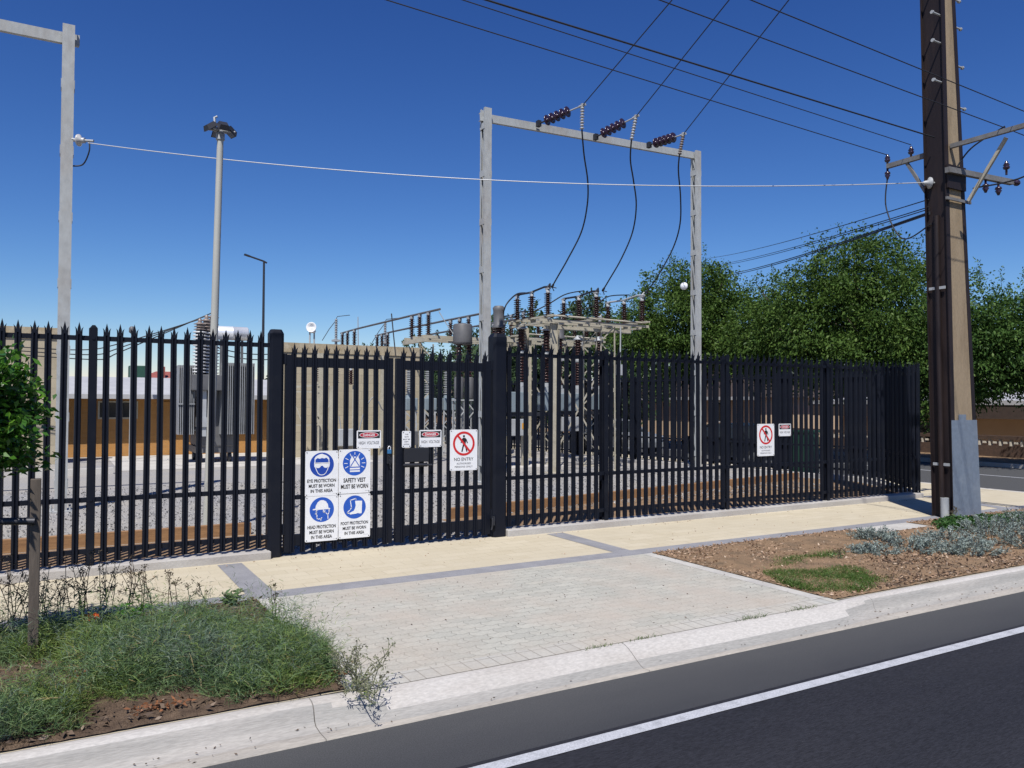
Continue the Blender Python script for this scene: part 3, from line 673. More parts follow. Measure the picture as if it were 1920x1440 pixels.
# foot protection
t = sign('safety_sign', 'blue and white sign showing a pair of tall boots', 3.548, .468, .445, .60, 'blue safety signs on the left gate leaf')
MB().poly(disc(0, .12, .158), -.001, .002).build('symbol_disc', 'blue', t)
p = MB(); p.poly([(.005, .205), (.105, .20), (.10, .03), (.058, .028), (.055, .038), (.02, .028), (-.065, .022), (-.072, .04), (-.045, .055), (-.01, .07), (.005, .10), (.015, .14)], -.002, .001)
p.stroke([(.02, .225), (.015, .235), (-.062, .215), (-.045, .115), (-.062, .085), (-.1, .055), (-.1, .04), (-.07, .04)], .011, -.002, .001)
p.build('pictogram', 'white', t)
words(t, [('FOOT PROTECTION', 0, -.095, .385, .044, .03), ('MUST BE WORN', 0, -.162, .33, .044, .03), ('IN THIS AREA', 0, -.229, .28, .044, .03)]); words(t, [('- - - -', .16, -.262, .06, .004, 0)], 'grey_print', 'small_print')
# danger signs
def danger(label, x, z, wd, h):
    t = sign('danger_sign', label, x, z, wd, h, 'danger signs on the fence and gates')
    MB().poly([(-wd*.45, h*.06), (wd*.45, h*.06), (wd*.45, h*.43), (-wd*.45, h*.43)], -.001, .002).build('black_panel', 'black', t)
    p = MB(); p.poly(ell(0, h*.245, wd*.395, h*.155), -.0018, .001); p.build('oval_border', 'white', t)
    MB().poly(ell(0, h*.245, wd*.372, h*.132), -.0026, .001).build('red_oval', 'danger_red', t)
    words(t, [('DANGER', 0, h*.245, wd*.50, h*.15, .016)], 'white', 'danger_lettering', -.0034)
    words(t, [('HIGH  VOLTAGE', 0, -h*.19, wd*.83, h*.17, .010)], 'grey_print')
    return t
danger('small danger sign just above the blue vest sign', 3.745, 1.505, .35, .25)
danger('small danger sign above the black lock box', 4.67, 1.50, .345, .245)
danger('small danger sign alone on the long fence beside a walking figure sign', 12.02, 1.52, .33, .235)
t = sign('notice', 'tiny white notice of small print beside the gap between gates', 4.30, 1.495, .135, .235)
words(t, [('THIS', 0, .07, .05, .016, .01), ('GATE', 0, .035, .06, .016, .01), ('MUST BE', 0, .0, .10, .016, .01), ('KEPT', 0, -.035, .06, .016, .01), ('LOCKED', 0, -.07, .085, .016, .01)])
def no_entry(label, x, z):
    wd, h = .45, .60; t = sign('no_entry_sign', label, x, z, wd, h, 'no entry signs on the fence and gates')
    cz = .095; p = MB()
    N = 44; o, i_ = disc(0, cz, .178, N), disc(0, cz, .145, N)
    for k in range(N):
        k2 = (k+1) % N; p.poly([o[k], o[k2], i_[k2], i_[k]], -.0016, .001)
    p.build('red_ring', 'red', t)
    q = MB(); q.poly(disc(0, cz+.108, .017, 18), -.0018, .001)
    q.poly([(-.014, cz+.085), (.02, cz+.085), (.042, cz+.065), (.066, cz+.01), (.054, cz+.0), (.034, cz+.04), (.028, cz-.01), (.05, cz-.055), (.058, cz-.118), (.040, cz-.122), (.026, cz-.066), (.004, cz-.03), (-.008, cz-.07), (-.022, cz-.122), (-.042, cz-.118), (-.028, cz-.06), (-.015, cz-.01), (-.018, cz+.04), (-.044, cz+.006), (-.054, cz+.016), (-.034, cz+.065)], -.0018, .001)
    q.build('walking_figure', 'black', t)
    MB().stroke([(-.095, cz+.112), (.097, cz-.116)], .030, -.0028, .001).build('red_bar', 'red', t)
    words(t, [('NO ENTRY', 0, -.135, .315, .048, .006)], 'black'); words(t, [('AUTHORISED', 0, -.198, .235, .026, .006), ('PERSONS ONLY', 0, -.245, .295, .026, .006)], 'grey_print', 'small_print')
    return t
no_entry('white sign of a barred walking figure on the right gate leaf', 5.205, 1.32)
no_entry('white sign of a barred walking figure halfway along the long fence', 11.505, 1.34)

# ------------------------------------------------------------------ steel gantries over the yard
def gantry(label, c0, c1, h0, h1, extra=0.15):
    t = thing('line_gantry', label, 'gantry', (c0[0], c0[1], 0))
    dd = Vector((c1[0]-c0[0], c1[1]-c0[1], 0))
    for base, h in ((Vector((0, 0, 0)), h0), (dd, h1)):
        m = MB()
        for s in (-1, 1):
            y = s*.12
            m.box(base+Vector((0, y, h/2)), (.20, .012, h))
            for q in (-1, 1): m.box(base+Vector((q*.096, y-s*.035, h/2)), (.008, .058, h-.004))
        col = m.build('column', 'steel_rust', t)
        m = MB(); z = .5; k = 0
        while z < h-.15:
            for q in (-1, 1):
                m.box(base+Vector((q*.106, 0, z)), (.010, .245, .16))
                m.bar(base+Vector((q*.094, -.09, z+.08)), base+Vector((q*.094, .09, min(z+1.12, h-.1))), .05, .008, (1, 0, 0))
            z += 1.22; k += 1
        m.build('batten', 'steel_rust', col)
        m = MB().box(base+Vector((0, 0, .015)), (.42, .46, .03))
        for a in (-.15, .15):
            for b_ in (-.17, .17): m.lathe([(.02, 0), (.02, .07)], base+Vector((a, b_, .03)), (0, 0, 1), 6)
        m.build('base_plate', 'steel', col)
    p0, p1 = Vector((0, 0, h0-.22)), dd+Vector((0, 0, h1-.12))
    m = MB(); u = (p1-p0).normalized()
    m.bar(p0-u*.18, p1+u*.12, .012, .20); 
    for z in (-.095, .095): m.bar(p0-u*.17+Vector((0, .045, z)), p1+u*.11+Vector((0, .045, z)), .085, .010)
    m.build('beam', 'steel_rust', t)
    return t
gm = gantry('tall grey lattice gantry with three insulator strings on its beam', (9.39, 17.65), (16.86, 18.0), 9.50, 9.72)
p = atY(1283, 537, 17.8); m = MB(); m.lathe([(.02, 0), (.09, .02), (.115, .06), (.09, .09), (.03, .11)], (p.x-gm.location.x, p.y-gm.location.y, p.z), (-.7, -.6, 0), 16)
m.build('round_lamp', 'white', gm)
gl = gantry('tall grey lattice gantry cut off at the left edge', (.10, 16.6), (-7.3, 16.4), 8.92, 8.75)
# insulator strings, droppers and line wires of the main gantry
ends = []
for i, ((ax, ay), (ex, ey), up, lb) in enumerate((((1010, 232), (1092, 198), (1260, 0), 'left'), ((1117, 257), (1192, 219), (1367, 0), 'middle'), ((1217, 272), (1281, 252), (1479, 0), 'right'))):
    A = atY(ax, ay, 17.58); Ee = atY(ex, ey, 16.25); d = (Ee-A).normalized(); L = (Ee-A).length
    t = thing('strain_insulator', {'left': 'purple disc insulator string nearest the taller gantry column', 'middle': 'purple disc insulator string at the middle of the gantry beam', 'right': 'purple disc insulator string nearest the right gantry column'}[lb], 'insulator', A, 0, 'insulator strings on the gantry beam')
    m = MB().box((0, 0, 0), (.10, .12, .16)).tube([(0, 0, 0), d*.22], .022, 8); m.build('beam_clamp', 'dark_metal', t)
    for k in range(5):
        c = d*(.24+.165*k)
        MB().lathe([(.035, -.03), (.05, .0), (.135, .035), (.142, .052), (.115, .062), (.06, .05), (.04, .09), (.03, .12)], c, d, 18).build('disc', 'plum_glaze', t)
    m = MB().tube([d*(.24+.165*5-.04), d*(L-.02)], .020, 8); m.tube([d*(L-.1), d*(L+.10)], .032, 8); m.box(d*L, (.06, .06, .10)); m.build('link_rod', 'equip_light', t)
    ends.append((A, Ee, d))
    far = atY(up[0], up[1], (12.2, 11.6, 11.0)[i]); dirn = (far-Ee).normalized(); p1 = Ee+dirn*20
    MB().tube([Ee.lerp(p1, k/16) - Vector((0, 0, .35*4*(k/16)*(1-k/16)*0)) for k in range(17)], .0125, 6).build('line_wire', 'wire', label={'left': 'black line wire rising from the left insulator string', 'middle': 'black line wire rising from the middle insulator string', 'right': 'black line wire rising from the right insulator string'}[lb], cat='wire', group='line wires up from the gantry')
TERM = [atY(1035, 538, 18.9), atY(1130, 545, 18.9), atY(1212, 548, 18.9)]
DROP = [[(1091, 243), (1095, 290), (1102, 340), (1101, 385), (1090, 435), (1065, 485), (1045, 520)],
        [(1184, 262), (1182, 300), (1188, 340), (1193, 385), (1186, 435), (1165, 485), (1142, 525)],
        [(1274, 290), (1272, 320), (1276, 370), (1275, 420), (1262, 465), (1235, 515), (1218, 540)]]
for i, lb in enumerate(('left', 'middle', 'right')):
    A, Ee, d = ends[i]; t = thing('dropper_cable', f'black cable hanging from the {lb} insulator string down to the isolator', 'cable', Ee, 0, 'dropper cables under the gantry')
    pts = []; n = len(DROP[i])
    for k, (x, y) in enumerate(DROP[i]): pts.append(atY(x, y, 16.25+(18.9-16.25)*(k/(n))**1.2))
    pts.append(TERM[i]); P = smooth_path([q-Ee for q in pts], 6)
    b0 = P[0]; MB().insul(b0, (b0.x*.0, b0.y*.0, -.03), .024, .058, 8, 14).build('ribbed_insulator', 'mushroom' if i == 2 else 'grey_glaze', t)
    MB().tube(P, .020, 8).build('cable', 'wire', t)
    m = MB().tube([P[-3], P[-1]], .035, 8).tube([P[-1], P[-1]+Vector((.12, -.05, -.03))], .014, 6).tube([P[-1], P[-1]+Vector((.10, .05, -.10))], .014, 6); m.build('cable_lug', 'dark_metal', t)

# ------------------------------------------------------------------ isolator platform
def lattice_leg(m, base, top, w, n, wide=(1, 0)):
    """two angle posts with zigzag lacing between, in the direction wide"""
    wx = Vector((wide[0], wide[1], 0)); base, top = Vector(base), Vector(top)
    for s in (-1, 1): m.angle(base+wx*s*w/2, top+wx*s*w/2*.9, .05, .008, (wide[1], -wide[0], 0))
    for i in range(n):
        a, b_ = base.lerp(top, i/n), base.lerp(top, (i+1)/n); s = 1 if i % 2 else -1
        m.bar(a+wx*s*w/2, b_-wx*s*w/2, .035, .008, (wide[1], -wide[0], 0))
iso = thing('isolator_platform', 'beige steel platform on laced legs carrying nine brown insulators', 'isolator', (12.0, 18.9, 0))
m = MB()
for z, y in ((4.36, 0), (4.40, .9), (4.40, 1.75)): m.bbox((-.2, y-.03, z-.04), (3.75, y+.03, z+.04))
m.bbox((.1, .16, 4.13), (3.2, .24, 4.23)); m.bbox((-.12, -.06, 4.26), (-.04, 1.9, 4.315)).bbox((3.35, -.06, 4.26), (3.43, 1.9, 4.315))
m.tube([(.2, -.06, 4.50), (3.6, -.06, 4.46)], .03, 8); m.build('platform_frame', 'steel_beige', iso)
for i, x in enumerate((.08, 1.77, 3.5)):
    m = MB(); m.bbox((x-.07, -.3, 4.45), (x-.03, 2.0, 4.50)).bbox((x+.03, -.3, 4.45), (x+.07, 2.0, 4.50)); m.build('phase_channel', 'steel_beige', iso)
    for k, y in enumerate((0, .88, 1.72)):
        q = MB().insul((x, y, 4.50), (x, y, 5.14), .05, .118, 11, 16); ins = q.build('insulator', 'brown_glaze', iso)
        MB().lathe([(.06, 0), (.06, .08), (.04, .10)], (x, y, 5.14), (0, 0, 1), 12).box((x, y, 5.26), (.10, .16, .04)).build('terminal_cap', 'equip_light', ins)
    m = MB().tube([(x, -.12, 5.30), (x, .2, 5.33), (x, .95, 5.26), (x, 1.75, 5.28)], .03, 8); m.tube([(x-.02, .0, 5.30), (x+.06, -.02, 5.40), (x+.1, .05, 5.36)], .025, 8)
    m.build('switch_blade', 'dark_metal' if i < 2 else 'equip_light', iso)
for (x, y, nm) in ((.35, .1, 0), (2.25, .1, 1), (2.75, 1.7, 1), (.35, 1.7, 0), (1.3, 1.7, 1)):
    m = MB()
    if nm == 0:
        m.bbox((x-.10, y-.015, .02), (x+.10, y+.015, 4.3)); 
        for s in (-1, 1): m.bbox((x+s*.10-.006, y-.05, .02), (x+s*.10+.006, y+.05, 4.3))
    else: lattice_leg(m, (x, y, .02), (x, y, 4.3), .55, 9)
    m.box((x, y, .012), (.5, .4, .024)); m.build('leg', 'steel_beige', iso)
m = MB(); m.bar((.42, .1, .6), (2.0, .1, 3.0), .05, .008, (0, 1, 0)).bar((2.0, .1, .6), (.42, .1, 3.0), .05, .008, (0, 1, 0)); m.build('cross_brace', 'steel_beige', iso)
MB().tube([(2.55, -.1, .9), (2.6, -.1, 4.3)], .022, 8).box((2.55, -.12, 3.0), (.18, .14, .32)).build('drive_rod', 'equip_light', iso)

# ------------------------------------------------------------------ three-pole circuit breaker
cb = thing('circuit_breaker', 'grey circuit breaker with three tall poles of brown porcelain', 'circuit breaker', (12.15, 20.5, 0))
for x, top in ((-.78, 1), (0, 0), (.90, 0)):
    m = MB().insul((x, 0, 2.62), (x, 0, 3.42), .085, .15, 9, 18); pl = m.build('lower_insulator', 'brown_glaze', cb)
    MB().insul((x, 0, 3.58), (x, 0, 4.22), .085, .16, 7, 18).build('upper_insulator', 'brown_glaze', cb)
    MB().lathe([(.10, 0), (.12, .03), (.12, .12), (.10, .16)], (x, 0, 3.42), (0, 0, 1), 16).box((x, -.16, 3.50), (.10, .16, .08)).build('terminal_ring', 'equip_light', cb)
    if top: MB().lathe([(.20, 0), (.21, .04), (.15, .12), (.17, .52), (.185, .60), (.13, .66)], (x, 0, 4.22), (0, 0, 1), 20).build('expansion_head', 'equip_dark', cb)
    else: MB().lathe([(.16, 0), (.17, .04), (.10, .08), (.05, .16)], (x, 0, 4.22), (0, 0, 1), 16).box((x, -.1, 4.34), (.08, .22, .05)).build('top_terminal', 'equip_light', cb)
    MB().lathe([(.13, -.12), (.13, .0)], (x, 0, 2.62), (0, 0, 1), 14).bbox((x-.12, -.12, 2.33), (x+.12, .12, 2.50)).build('pole_base', 'equip_light', cb)
MB().bbox((-.95, -.20, 1.72), (.15, .28, 2.33)).bbox((.75, -.2, 1.76), (1.1, .28, 2.33)).build('mechanism_box', 'equip_blue', cb, bevel=.02)
MB().bbox((-1.1, -.14, 1.60), (1.15, .14, 1.72)).build('base_beam', 'dark_metal', cb)
m = MB().bbox((-.80, -.24, 1.02), (.10, .20, 1.52)); o = m.build('control_box', 'equip_light', cb, bevel=.015)
MB().bbox((-.10, -.246, 1.22), (.02, -.238, 1.40)).build('warning_label', 'yellow', o)
for x in (-.9, .95):
    for y in (-.18, .2): MB().angle((x, y, .02), (x, y, 1.6), .07, .01, (0, 1, 0)).box((x, y, .015), (.25, .25, .03)).build('leg', 'steel', cb)
MB().bbox((-1.3, -.5, -.02), (1.4, .5, .10)).build('footing', 'slabs', cb)
copy_tree(iso, None, (14.6, 24.6, 0), label='second beige isolator platform farther back behind the first')
copy_tree(cb, None, (15.9, 22.9, 0), label='second grey circuit breaker standing behind the isolator legs')
# ------------------------------------------------------------------ oil current transformers on a laced stand
def drum_unit(name, label, x, y, z0, big=True):
    t = thing(name, label, 'transformer', (x, y, 0), 0, 'instrument transformers beside the gantry')
    MB().lathe([(.05, 0), (.14, .02), (.15, .06), (.15, .66), (.12, .70)], (0, 0, 2.10), (0, 0, 1), 18).build('tank', 'equip_dark', t)
    MB().insul((0, 0, 2.80), (0, 0, 3.85), .07, .125, 10, 16).build('insulator', 'brown_glaze', t)
    if big: MB().lathe([(.24, 0), (.29, .02), (.30, .08), (.30, .60), (.27, .64), (.1, .67)], (.12, 0, 3.80), (0, 0, 1), 24).build('head_drum', 'equip_dark', t)
    else: MB().lathe([(.10, 0), (.11, .05), (.07, .1), (.03, .2)], (0, 0, 3.85), (0, 0, 1), 14).build('terminal_cap', 'equip_light', t)
    m = MB(); lattice_leg(m, (-.02, -.12, .02), (-.02, -.12, 2.08), .30, 6); lattice_leg(m, (-.02, .12, .02), (-.02, .12, 2.08), .30, 6); m.bbox((-.2, -.16, 2.06), (.2, .16, 2.10)); m.box((0, 0, .02), (.5, .5, .04)); m.build('stand', 'steel', t)
    return t
drum_unit('current_transformer', 'dark grey current transformer with a wide drum head', 10.80, 22.0, 2.1)
drum_unit('current_transformer', 'slim dark grey current transformer just right of the drum headed one', 11.20, 22.1, 2.1, False)
# ------------------------------------------------------------------ pale ribbed voltage transformers
vt = None
for i, (x, lb) in enumerate(((11.24, 'pale ribbed voltage transformer nearest the gap between the gates'), (12.0, 'pale ribbed voltage transformer in the middle of its row of three'), (12.78, 'pale ribbed voltage transformer nearest the drum headed transformers'))):
    if vt is None:
        vt = thing('voltage_transformer', lb, 'transformer', (x, 27, 0), 0, 'row of pale voltage transformers')
        MB().insul((0, 0, 2.30), (0, 0, 3.30), .09, .165, 15, 16).build('ribbed_insulator', 'equip_light', vt)
        MB().lathe([(.12, 0), (.14, .06), (.10, .16), (.03, .2)], (0, 0, 3.30), (0, 0, 1), 16).build('top_cap', 'polished', vt)
        MB().bbox((-.24, -.24, 1.70), (.24, .24, 2.16)).lathe([(.16, 0), (.13, .14)], (0, 0, 2.16), (0, 0, 1), 14).build('tank', 'equip_blue', vt, bevel=.03)
        for sx in (-1, 1):
            for sy in (-1, 1): MB().angle((sx*.26, sy*.2, .02), (sx*.20, sy*.2, 1.7), .06, .008, (0, 1, 0)).build('leg', 'steel', vt)
        m = MB()
        for z in (.15, .7, 1.2): m.bar((-.24, -.2, z), (.24, -.2, z+.45), .04, .008, (0, 1, 0)).bar((.24, -.2, z), (-.24, -.2, z+.45), .04, .008, (0, 1, 0))
        m.build('bracing', 'equip_light', vt); MB().bbox((-.18, -.45, .45), (.18, -.22, .95)).build('junction_box', 'equip_dark', vt, bevel=.01)
    else: copy_tree(vt, None, (x, 27, 0), label=lb)
# ------------------------------------------------------------------ busbars
def busbar(label, x, z, y0, y1, groups, pipe='equip_dark'):
    t = thing('busbar', label, 'busbar', (x, y0, 0), 0, 'busbars on brown insulators')
    MB().tube([(0, 0, z), (0, 2.4, z+.01), (0, y1-y0-2, z), (0, y1-y0, z-.03)], .036, 8).build('pipe', pipe, t)
    for y in groups:
        MB().insul((0, y-y0, z-.72), (0, y-y0, z-.10), .045, .10, 10, 12).build('insulator', 'brown_glaze', t)
        MB().box((0, y-y0, z-.06), (.10, .10, .08)).build('clamp', 'equip_light', t)
    return t
busbar('long busbar pipe nearest the concrete blast wall', 10.14, 4.86, 22.0, 31.7, (22.85, 23.55, 24.2, 30.0, 30.85, 31.5))
busbar('long busbar pipe between the other two', 11.53, 4.80, 22.0, 31.4, (22.8, 23.45, 24.15, 30.0, 30.65, 31.2))
busbar('long busbar pipe nearest the circuit breaker', 12.95, 4.72, 22.0, 31.0, (23.0, 23.7, 24.4, 30.0))
bs = thing('busbar_support', 'beige steel beam frame carrying the near ends of the busbars', 'steel frame', (10.0, 23.5, 0))
m = MB()
for y in (-.7, .0, .72): m.bbox((-.1, y-.05, 4.02), (3.3, y+.05, 4.12))
m.bbox((-.1, -.9, 3.90), (.0, .9, 4.02)).bbox((3.2, -.9, 3.90), (3.3, .9, 4.02)); m.build('beam', 'steel_beige', bs)
for x in (.35, 3.0):
    m = MB(); lattice_leg(m, (x, 0, .02), (x, 0, 3.9), .5, 8); m.build('leg', 'steel_beige', bs)
b2 = thing('busbar_support', 'beige steel beam frame carrying the far ends of the busbars', 'steel frame', (10.0, 30.7, 0))
m = MB()
for y in (-.7, .0, .72): m.bbox((-.1, y-.05, 4.0), (3.3, y+.05, 4.08))
m.build('beam', 'steel_beige', b2)
for x in (.2, 3.0): m = MB(); lattice_leg(m, (x, 0, .02), (x, 0, 4.0), .5, 8); m.build('leg', 'steel_beige', b2)
MB().tube(sag(atY(823, 584, 22.2), atY(865, 645, 22.0), .05, 10), .014, 6).build('down_lead', 'wire_pale', label='pale thin lead slanting down from the nearest busbar end', cat='cable')
MB().tube(sag(atY(734, 588, 25.0), atY(742, 668, 24.6), .02, 10), .02, 6).build('down_lead', 'wire', label='black lead hanging down from the nearest busbar', cat='cable')
MB().tube(smooth_path([atY(943, 590, 20.4), atY(950, 570, 20.2), atY(968, 552, 20.5), atY(985, 549, 20.6)]), .022, 6).build('jumper_cable', 'wire', label='black jumper cable arching from the breaker head to the isolator', cat='cable')
for i, (pp, lb) in enumerate(((((943, 597), (985, 590), (1025, 572), (1060, 552), (1095, 545)), 'black jumper cable slanting up between the left and middle isolator rows'), (((985, 597), (1040, 592), (1110, 575), (1140, 556), (1180, 553)), 'black jumper cable slanting up between the middle and right isolator rows'))):
    MB().tube(smooth_path([atY(x, y, 20.6+.1*k) for k, (x, y) in enumerate(pp)]), .02, 6).build('jumper_cable', 'wire', label=lb, cat='cable')

# ------------------------------------------------------------------ blast walls, power transformer and its neighbours
bw = thing('blast_wall', 'beige blockwork blast wall behind the left gate leaf', 'wall', (6.7, 28.4, 0))
MB().bbox((0, 0, -.05), (5.6, .30, 3.78)).build('wall', 'wall', bw); MB().bbox((-.03, -.04, 3.78), (5.63, .34, 4.12)).build('coping', 'wall_top', bw)
for x in (1.45, 3.9): MB().bbox((x, -.12, -.05), (x+.30, -.002, 3.77)).build('pier', 'steel_beige', bw)
bl = thing('blast_wall', 'beige blockwork blast wall at the left edge behind the sapling', 'wall', (-6.0, 28.8, 0))
MB().bbox((0, 0, -.05), (6.0, .30, 3.95)).build('wall', 'wall', bl); MB().bbox((-.03, -.04, 3.95), (6.03, .34, 4.30)).build('coping', 'wall_top', bl)
tr = thing('power_transformer', 'large grey transformer with radiator fins and a bright cylinder on top', 'transformer', (4.5, 27.4, 0))
MB().bbox((-.55, -.5, .55), (.55, 1.2, 2.75)).build('tank', 'equip_dark', tr, bevel=.04)
m = MB()
for i in range(9): m.bbox((-1.16+.055*i, -.62, .95), (-1.138+.055*i, .55, 3.15))
m.tube([(-1.15, -.1, 3.0), (-.5, -.1, 2.6)], .06, 10).tube([(-1.15, -.1, 1.1), (-.5, -.1, 1.1)], .06, 10).bbox((-1.18, -.66, 1.9), (-.68, -.63, 1.94)); m.build('radiator', 'equip_grey', tr)
m = MB()
for i in range(17): m.bbox((.08+.062*i, -.95, .95), (.10+.062*i, -.45, 3.25))
m.tube([(.1, -.7, 3.2), (1.1, -.7, 3.2)], .05, 10).tube([(.1, -.7, 1.02), (1.1, -.7, 1.02)], .05, 10); m.build('radiator', 'equip_grey', tr)
MB().lathe([(.02, 0), (.20, .01), (.225, .03), (.225, .52), (.232, .525), (.232, .545), (.225, .55), (.225, 1.0), (.20, 1.03), (.02, 1.04)], (-.1, -.6, 4.22), (1, 0, 0), 24).build('conservator', 'polished', tr)
MB().bar((.1, -.6, 2.75), (.1, -.6, 4.0), .07, .07).bar((.75, -.6, 2.75), (.75, -.6, 4.0), .07, .07).build('conservator_stand', 'equip_dark', tr)
for i, (x, y, h) in enumerate(((-.60, -.90, 1.72), (-.36, -.62, 1.88), (-.12, -.34, 2.04))):
    m = MB().lathe([(.125, 0), (.125, 1.38)], (x, y, 2.86), (0, 0, 1), 14); m.cur = 1
    for k in range(13): m.lathe([(.126, 0), (.205, .018), (.205, .040), (.126, .058)], (x, y, 2.90+k*.105), (0, 0, 1), 18)
    b_ = m.build('bushing', ['dark_metal', 'white_glaze'], tr)
    MB().insul((x, y, 4.24), (x, y, 2.86+h*.95), .10, .19, 3+i, 16).lathe([(.06, 0), (.06, .10), (.02, .13)], (x, y, 2.86+h*.95), (0, 0, 1), 10).build('bushing_tip', 'mushroom', b_)
MB().bbox((-.82, -1.10, 2.35), (.12, -.20, 2.85)).build('cable_box', 'equip_dark', tr, bevel=.02)
MB().bbox((-.62, -.95, .9), (-.38, -.75, 2.45)).bbox((-.66, -1.0, 1.2), (-.34, -.74, 1.5)).build('cable_duct', 'equip_light', tr)
m = MB()
for x in (-.45, .45):
    for y in (-.3, 1.0): m.lathe([(.02, -.05), (.16, -.05), (.17, 0), (.16, .05), (.02, .05)], (x, y, .19), (1, 0, 0), 18)
m.build('wheels', 'dark_metal', tr)
MB().bbox((-.6, -.45, .34), (.6, 1.15, .55)).build('underbase', 'equip_dark', tr)
MB().bbox((-1.2, -1.1, -.02), (1.4, 1.7, .035)).build('footing', 'slabs', tr)
for i, (a, b_, lb) in enumerate((((0, 648), (360, 600), 'highest of three black conductors crossing to the transformer'), ((0, 655), (372, 590), 'middle of three black conductors crossing to the transformer'), ((0, 662), (385, 583), 'lowest of three black conductors crossing to the transformer'))):
    p0, p1 = atY(*a, 27.6), Vector(((3.90, 26.5, 4.60), (4.14, 26.78, 4.75), (4.38, 27.06, 4.90))[i]); mid = atY(150+15*i, 656+9*i, 27.4)
    MB().tube(smooth_path([p0, mid, atY(225, 644+8*i, 27.2), p1], 8), .018, 6).build('conductor', 'wire', label=lb, cat='cable', group='conductors left of the transformer')
for i, (yy, lb) in enumerate(((652, 'upper black conductor from transformer to the blast wall'), (662, 'lower black conductor from transformer to the blast wall'))):
    MB().tube(sag(atY(408, yy, 26.9), atY(506, yy+12, 27.6), .08, 12), .018, 6).build('conductor', 'wire', label=lb, cat='cable')
# wall-mounted outlets and busbar frame standing before the right blast wall
of = thing('outdoor_switch_frame', 'light steel switch frame with four brown insulators before the blast wall', 'switch frame', (7.1, 27.2, 0))
m = MB()
for x in (-.1, .85, 2.1): m.angle((x, 0, .02), (x, 0, 2.6), .06, .01, (0, 1, 0))
m.bar((-.2, 0, 2.5), (1.2, 0, 2.62), .07, .07).bar((-.2, 0, 2.35), (1.1, 0, 2.35), .05, .05).bar((-.1, 0, 1.2), (1.0, 0, 1.2), .04, .04)
m.bar((-.1, 0, 2.2), (.4, 0, .9), .04, .01, (0, 1, 0)).bar((.3, 0, 2.2), (.85, 0, 1.4), .04, .01, (0, 1, 0)).bar((.9, 0, 1.4), (1.4, 0, 2.2), .04, .01, (0, 1, 0)); m.build('frame', 'steel_beige', of)
for x, z in ((.30, 2.68), (.72, 2.70), (1.45, 2.66), (1.98, 2.62)):
    o = MB().insul((x, 0, z), (x, 0, z+.52), .05, .105, 8, 12).build('insulator', 'brown_glaze', of)
    MB().lathe([(.05, 0), (.03, .08)], (x, 0, z+.52), (0, 0, 1), 10).build('terminal_cap', 'equip_light', o)
MB().bbox((1.2, -.05, .02), (1.42, .05, 2.55)).bbox((1.46, -.03, .02), (1.50, .03, 2.5)).build('cable_riser', 'steel_beige', of)
MB().bbox((1.5, -.2, .45), (2.1, .12, 1.05)).build('kiosk_box', 'equip_light', of, bevel=.02)
MB().tube(smooth_path([(2.2, 0, .5), (2.5, .1, 1.6), (2.9, .1, 2.2), (3.3, .2, 1.7), (3.6, .3, 2.4)]), .02, 6).tube(smooth_path([(1.3, 0, .3), (1.6, -.05, .9), (1.55, -.02, 1.5)]), .02, 6).build('loose_cables', 'equip_grey', of)
# small things above the blast wall
si = thing('siren', 'white siren horn on a short post on top of the blast wall', 'siren', (8.05, 28.55, 4.12))
MB().tube([(-.08, 0, 0), (-.08, 0, .42)], .03, 8).tube([(.08, 0, 0), (.08, 0, .42)], .03, 8).build('post', 'equip_light', si)
MB().lathe([(.06, -.2), (.10, -.05), (.19, .12), (.17, .12), (.05, 0)], (0, 0, .58), (-.5, -.8, .1), 18).lathe([(.10, 0), (.13, .05), (.10, .22)], (.02, .05, .40), (0, 0, 1), 14).build('horn', 'white', si)
for i, (px, lb) in enumerate(((630, 'thin lightning arrester nearest the siren on the wall'), (722, 'thin lightning arrester left of the nearest busbar'), (672, 'thin pale spike between two lightning arresters'))):
    b_ = atY(px, 640, 33.0); t = thing('lightning_arrester', lb, 'arrester', (b_.x, 33.0, 0))
    if i < 2:
        MB().insul((0, 0, 4.65), (0, 0, 5.55), .045, .075, 12, 10).build('insulator', 'equip_grey', t)
        MB().tube([(0, 0, 5.55), (.05, 0, 5.66), (.6, 0, 5.75)], .015, 6).tube([(0, 0, 5.5), (-.3, 0, 5.1), (-.6, 0, 4.6)], .015, 6).build('lead', 'wire', t)
        MB().box((0, 0, 4.62), (.3, .3, .08)).build('bracket', 'equip_light', t)
    else: MB().tube([(0, 0, 4.0), (-.03, 0, 5.7)], [.025, .018], 6).build('rod', 'equip_light', t)
    MB().tube([(0, 0, 0), (0, 0, 4.6 if i < 2 else 4.0)], .06, 8).build('mast', 'equip_light', t)

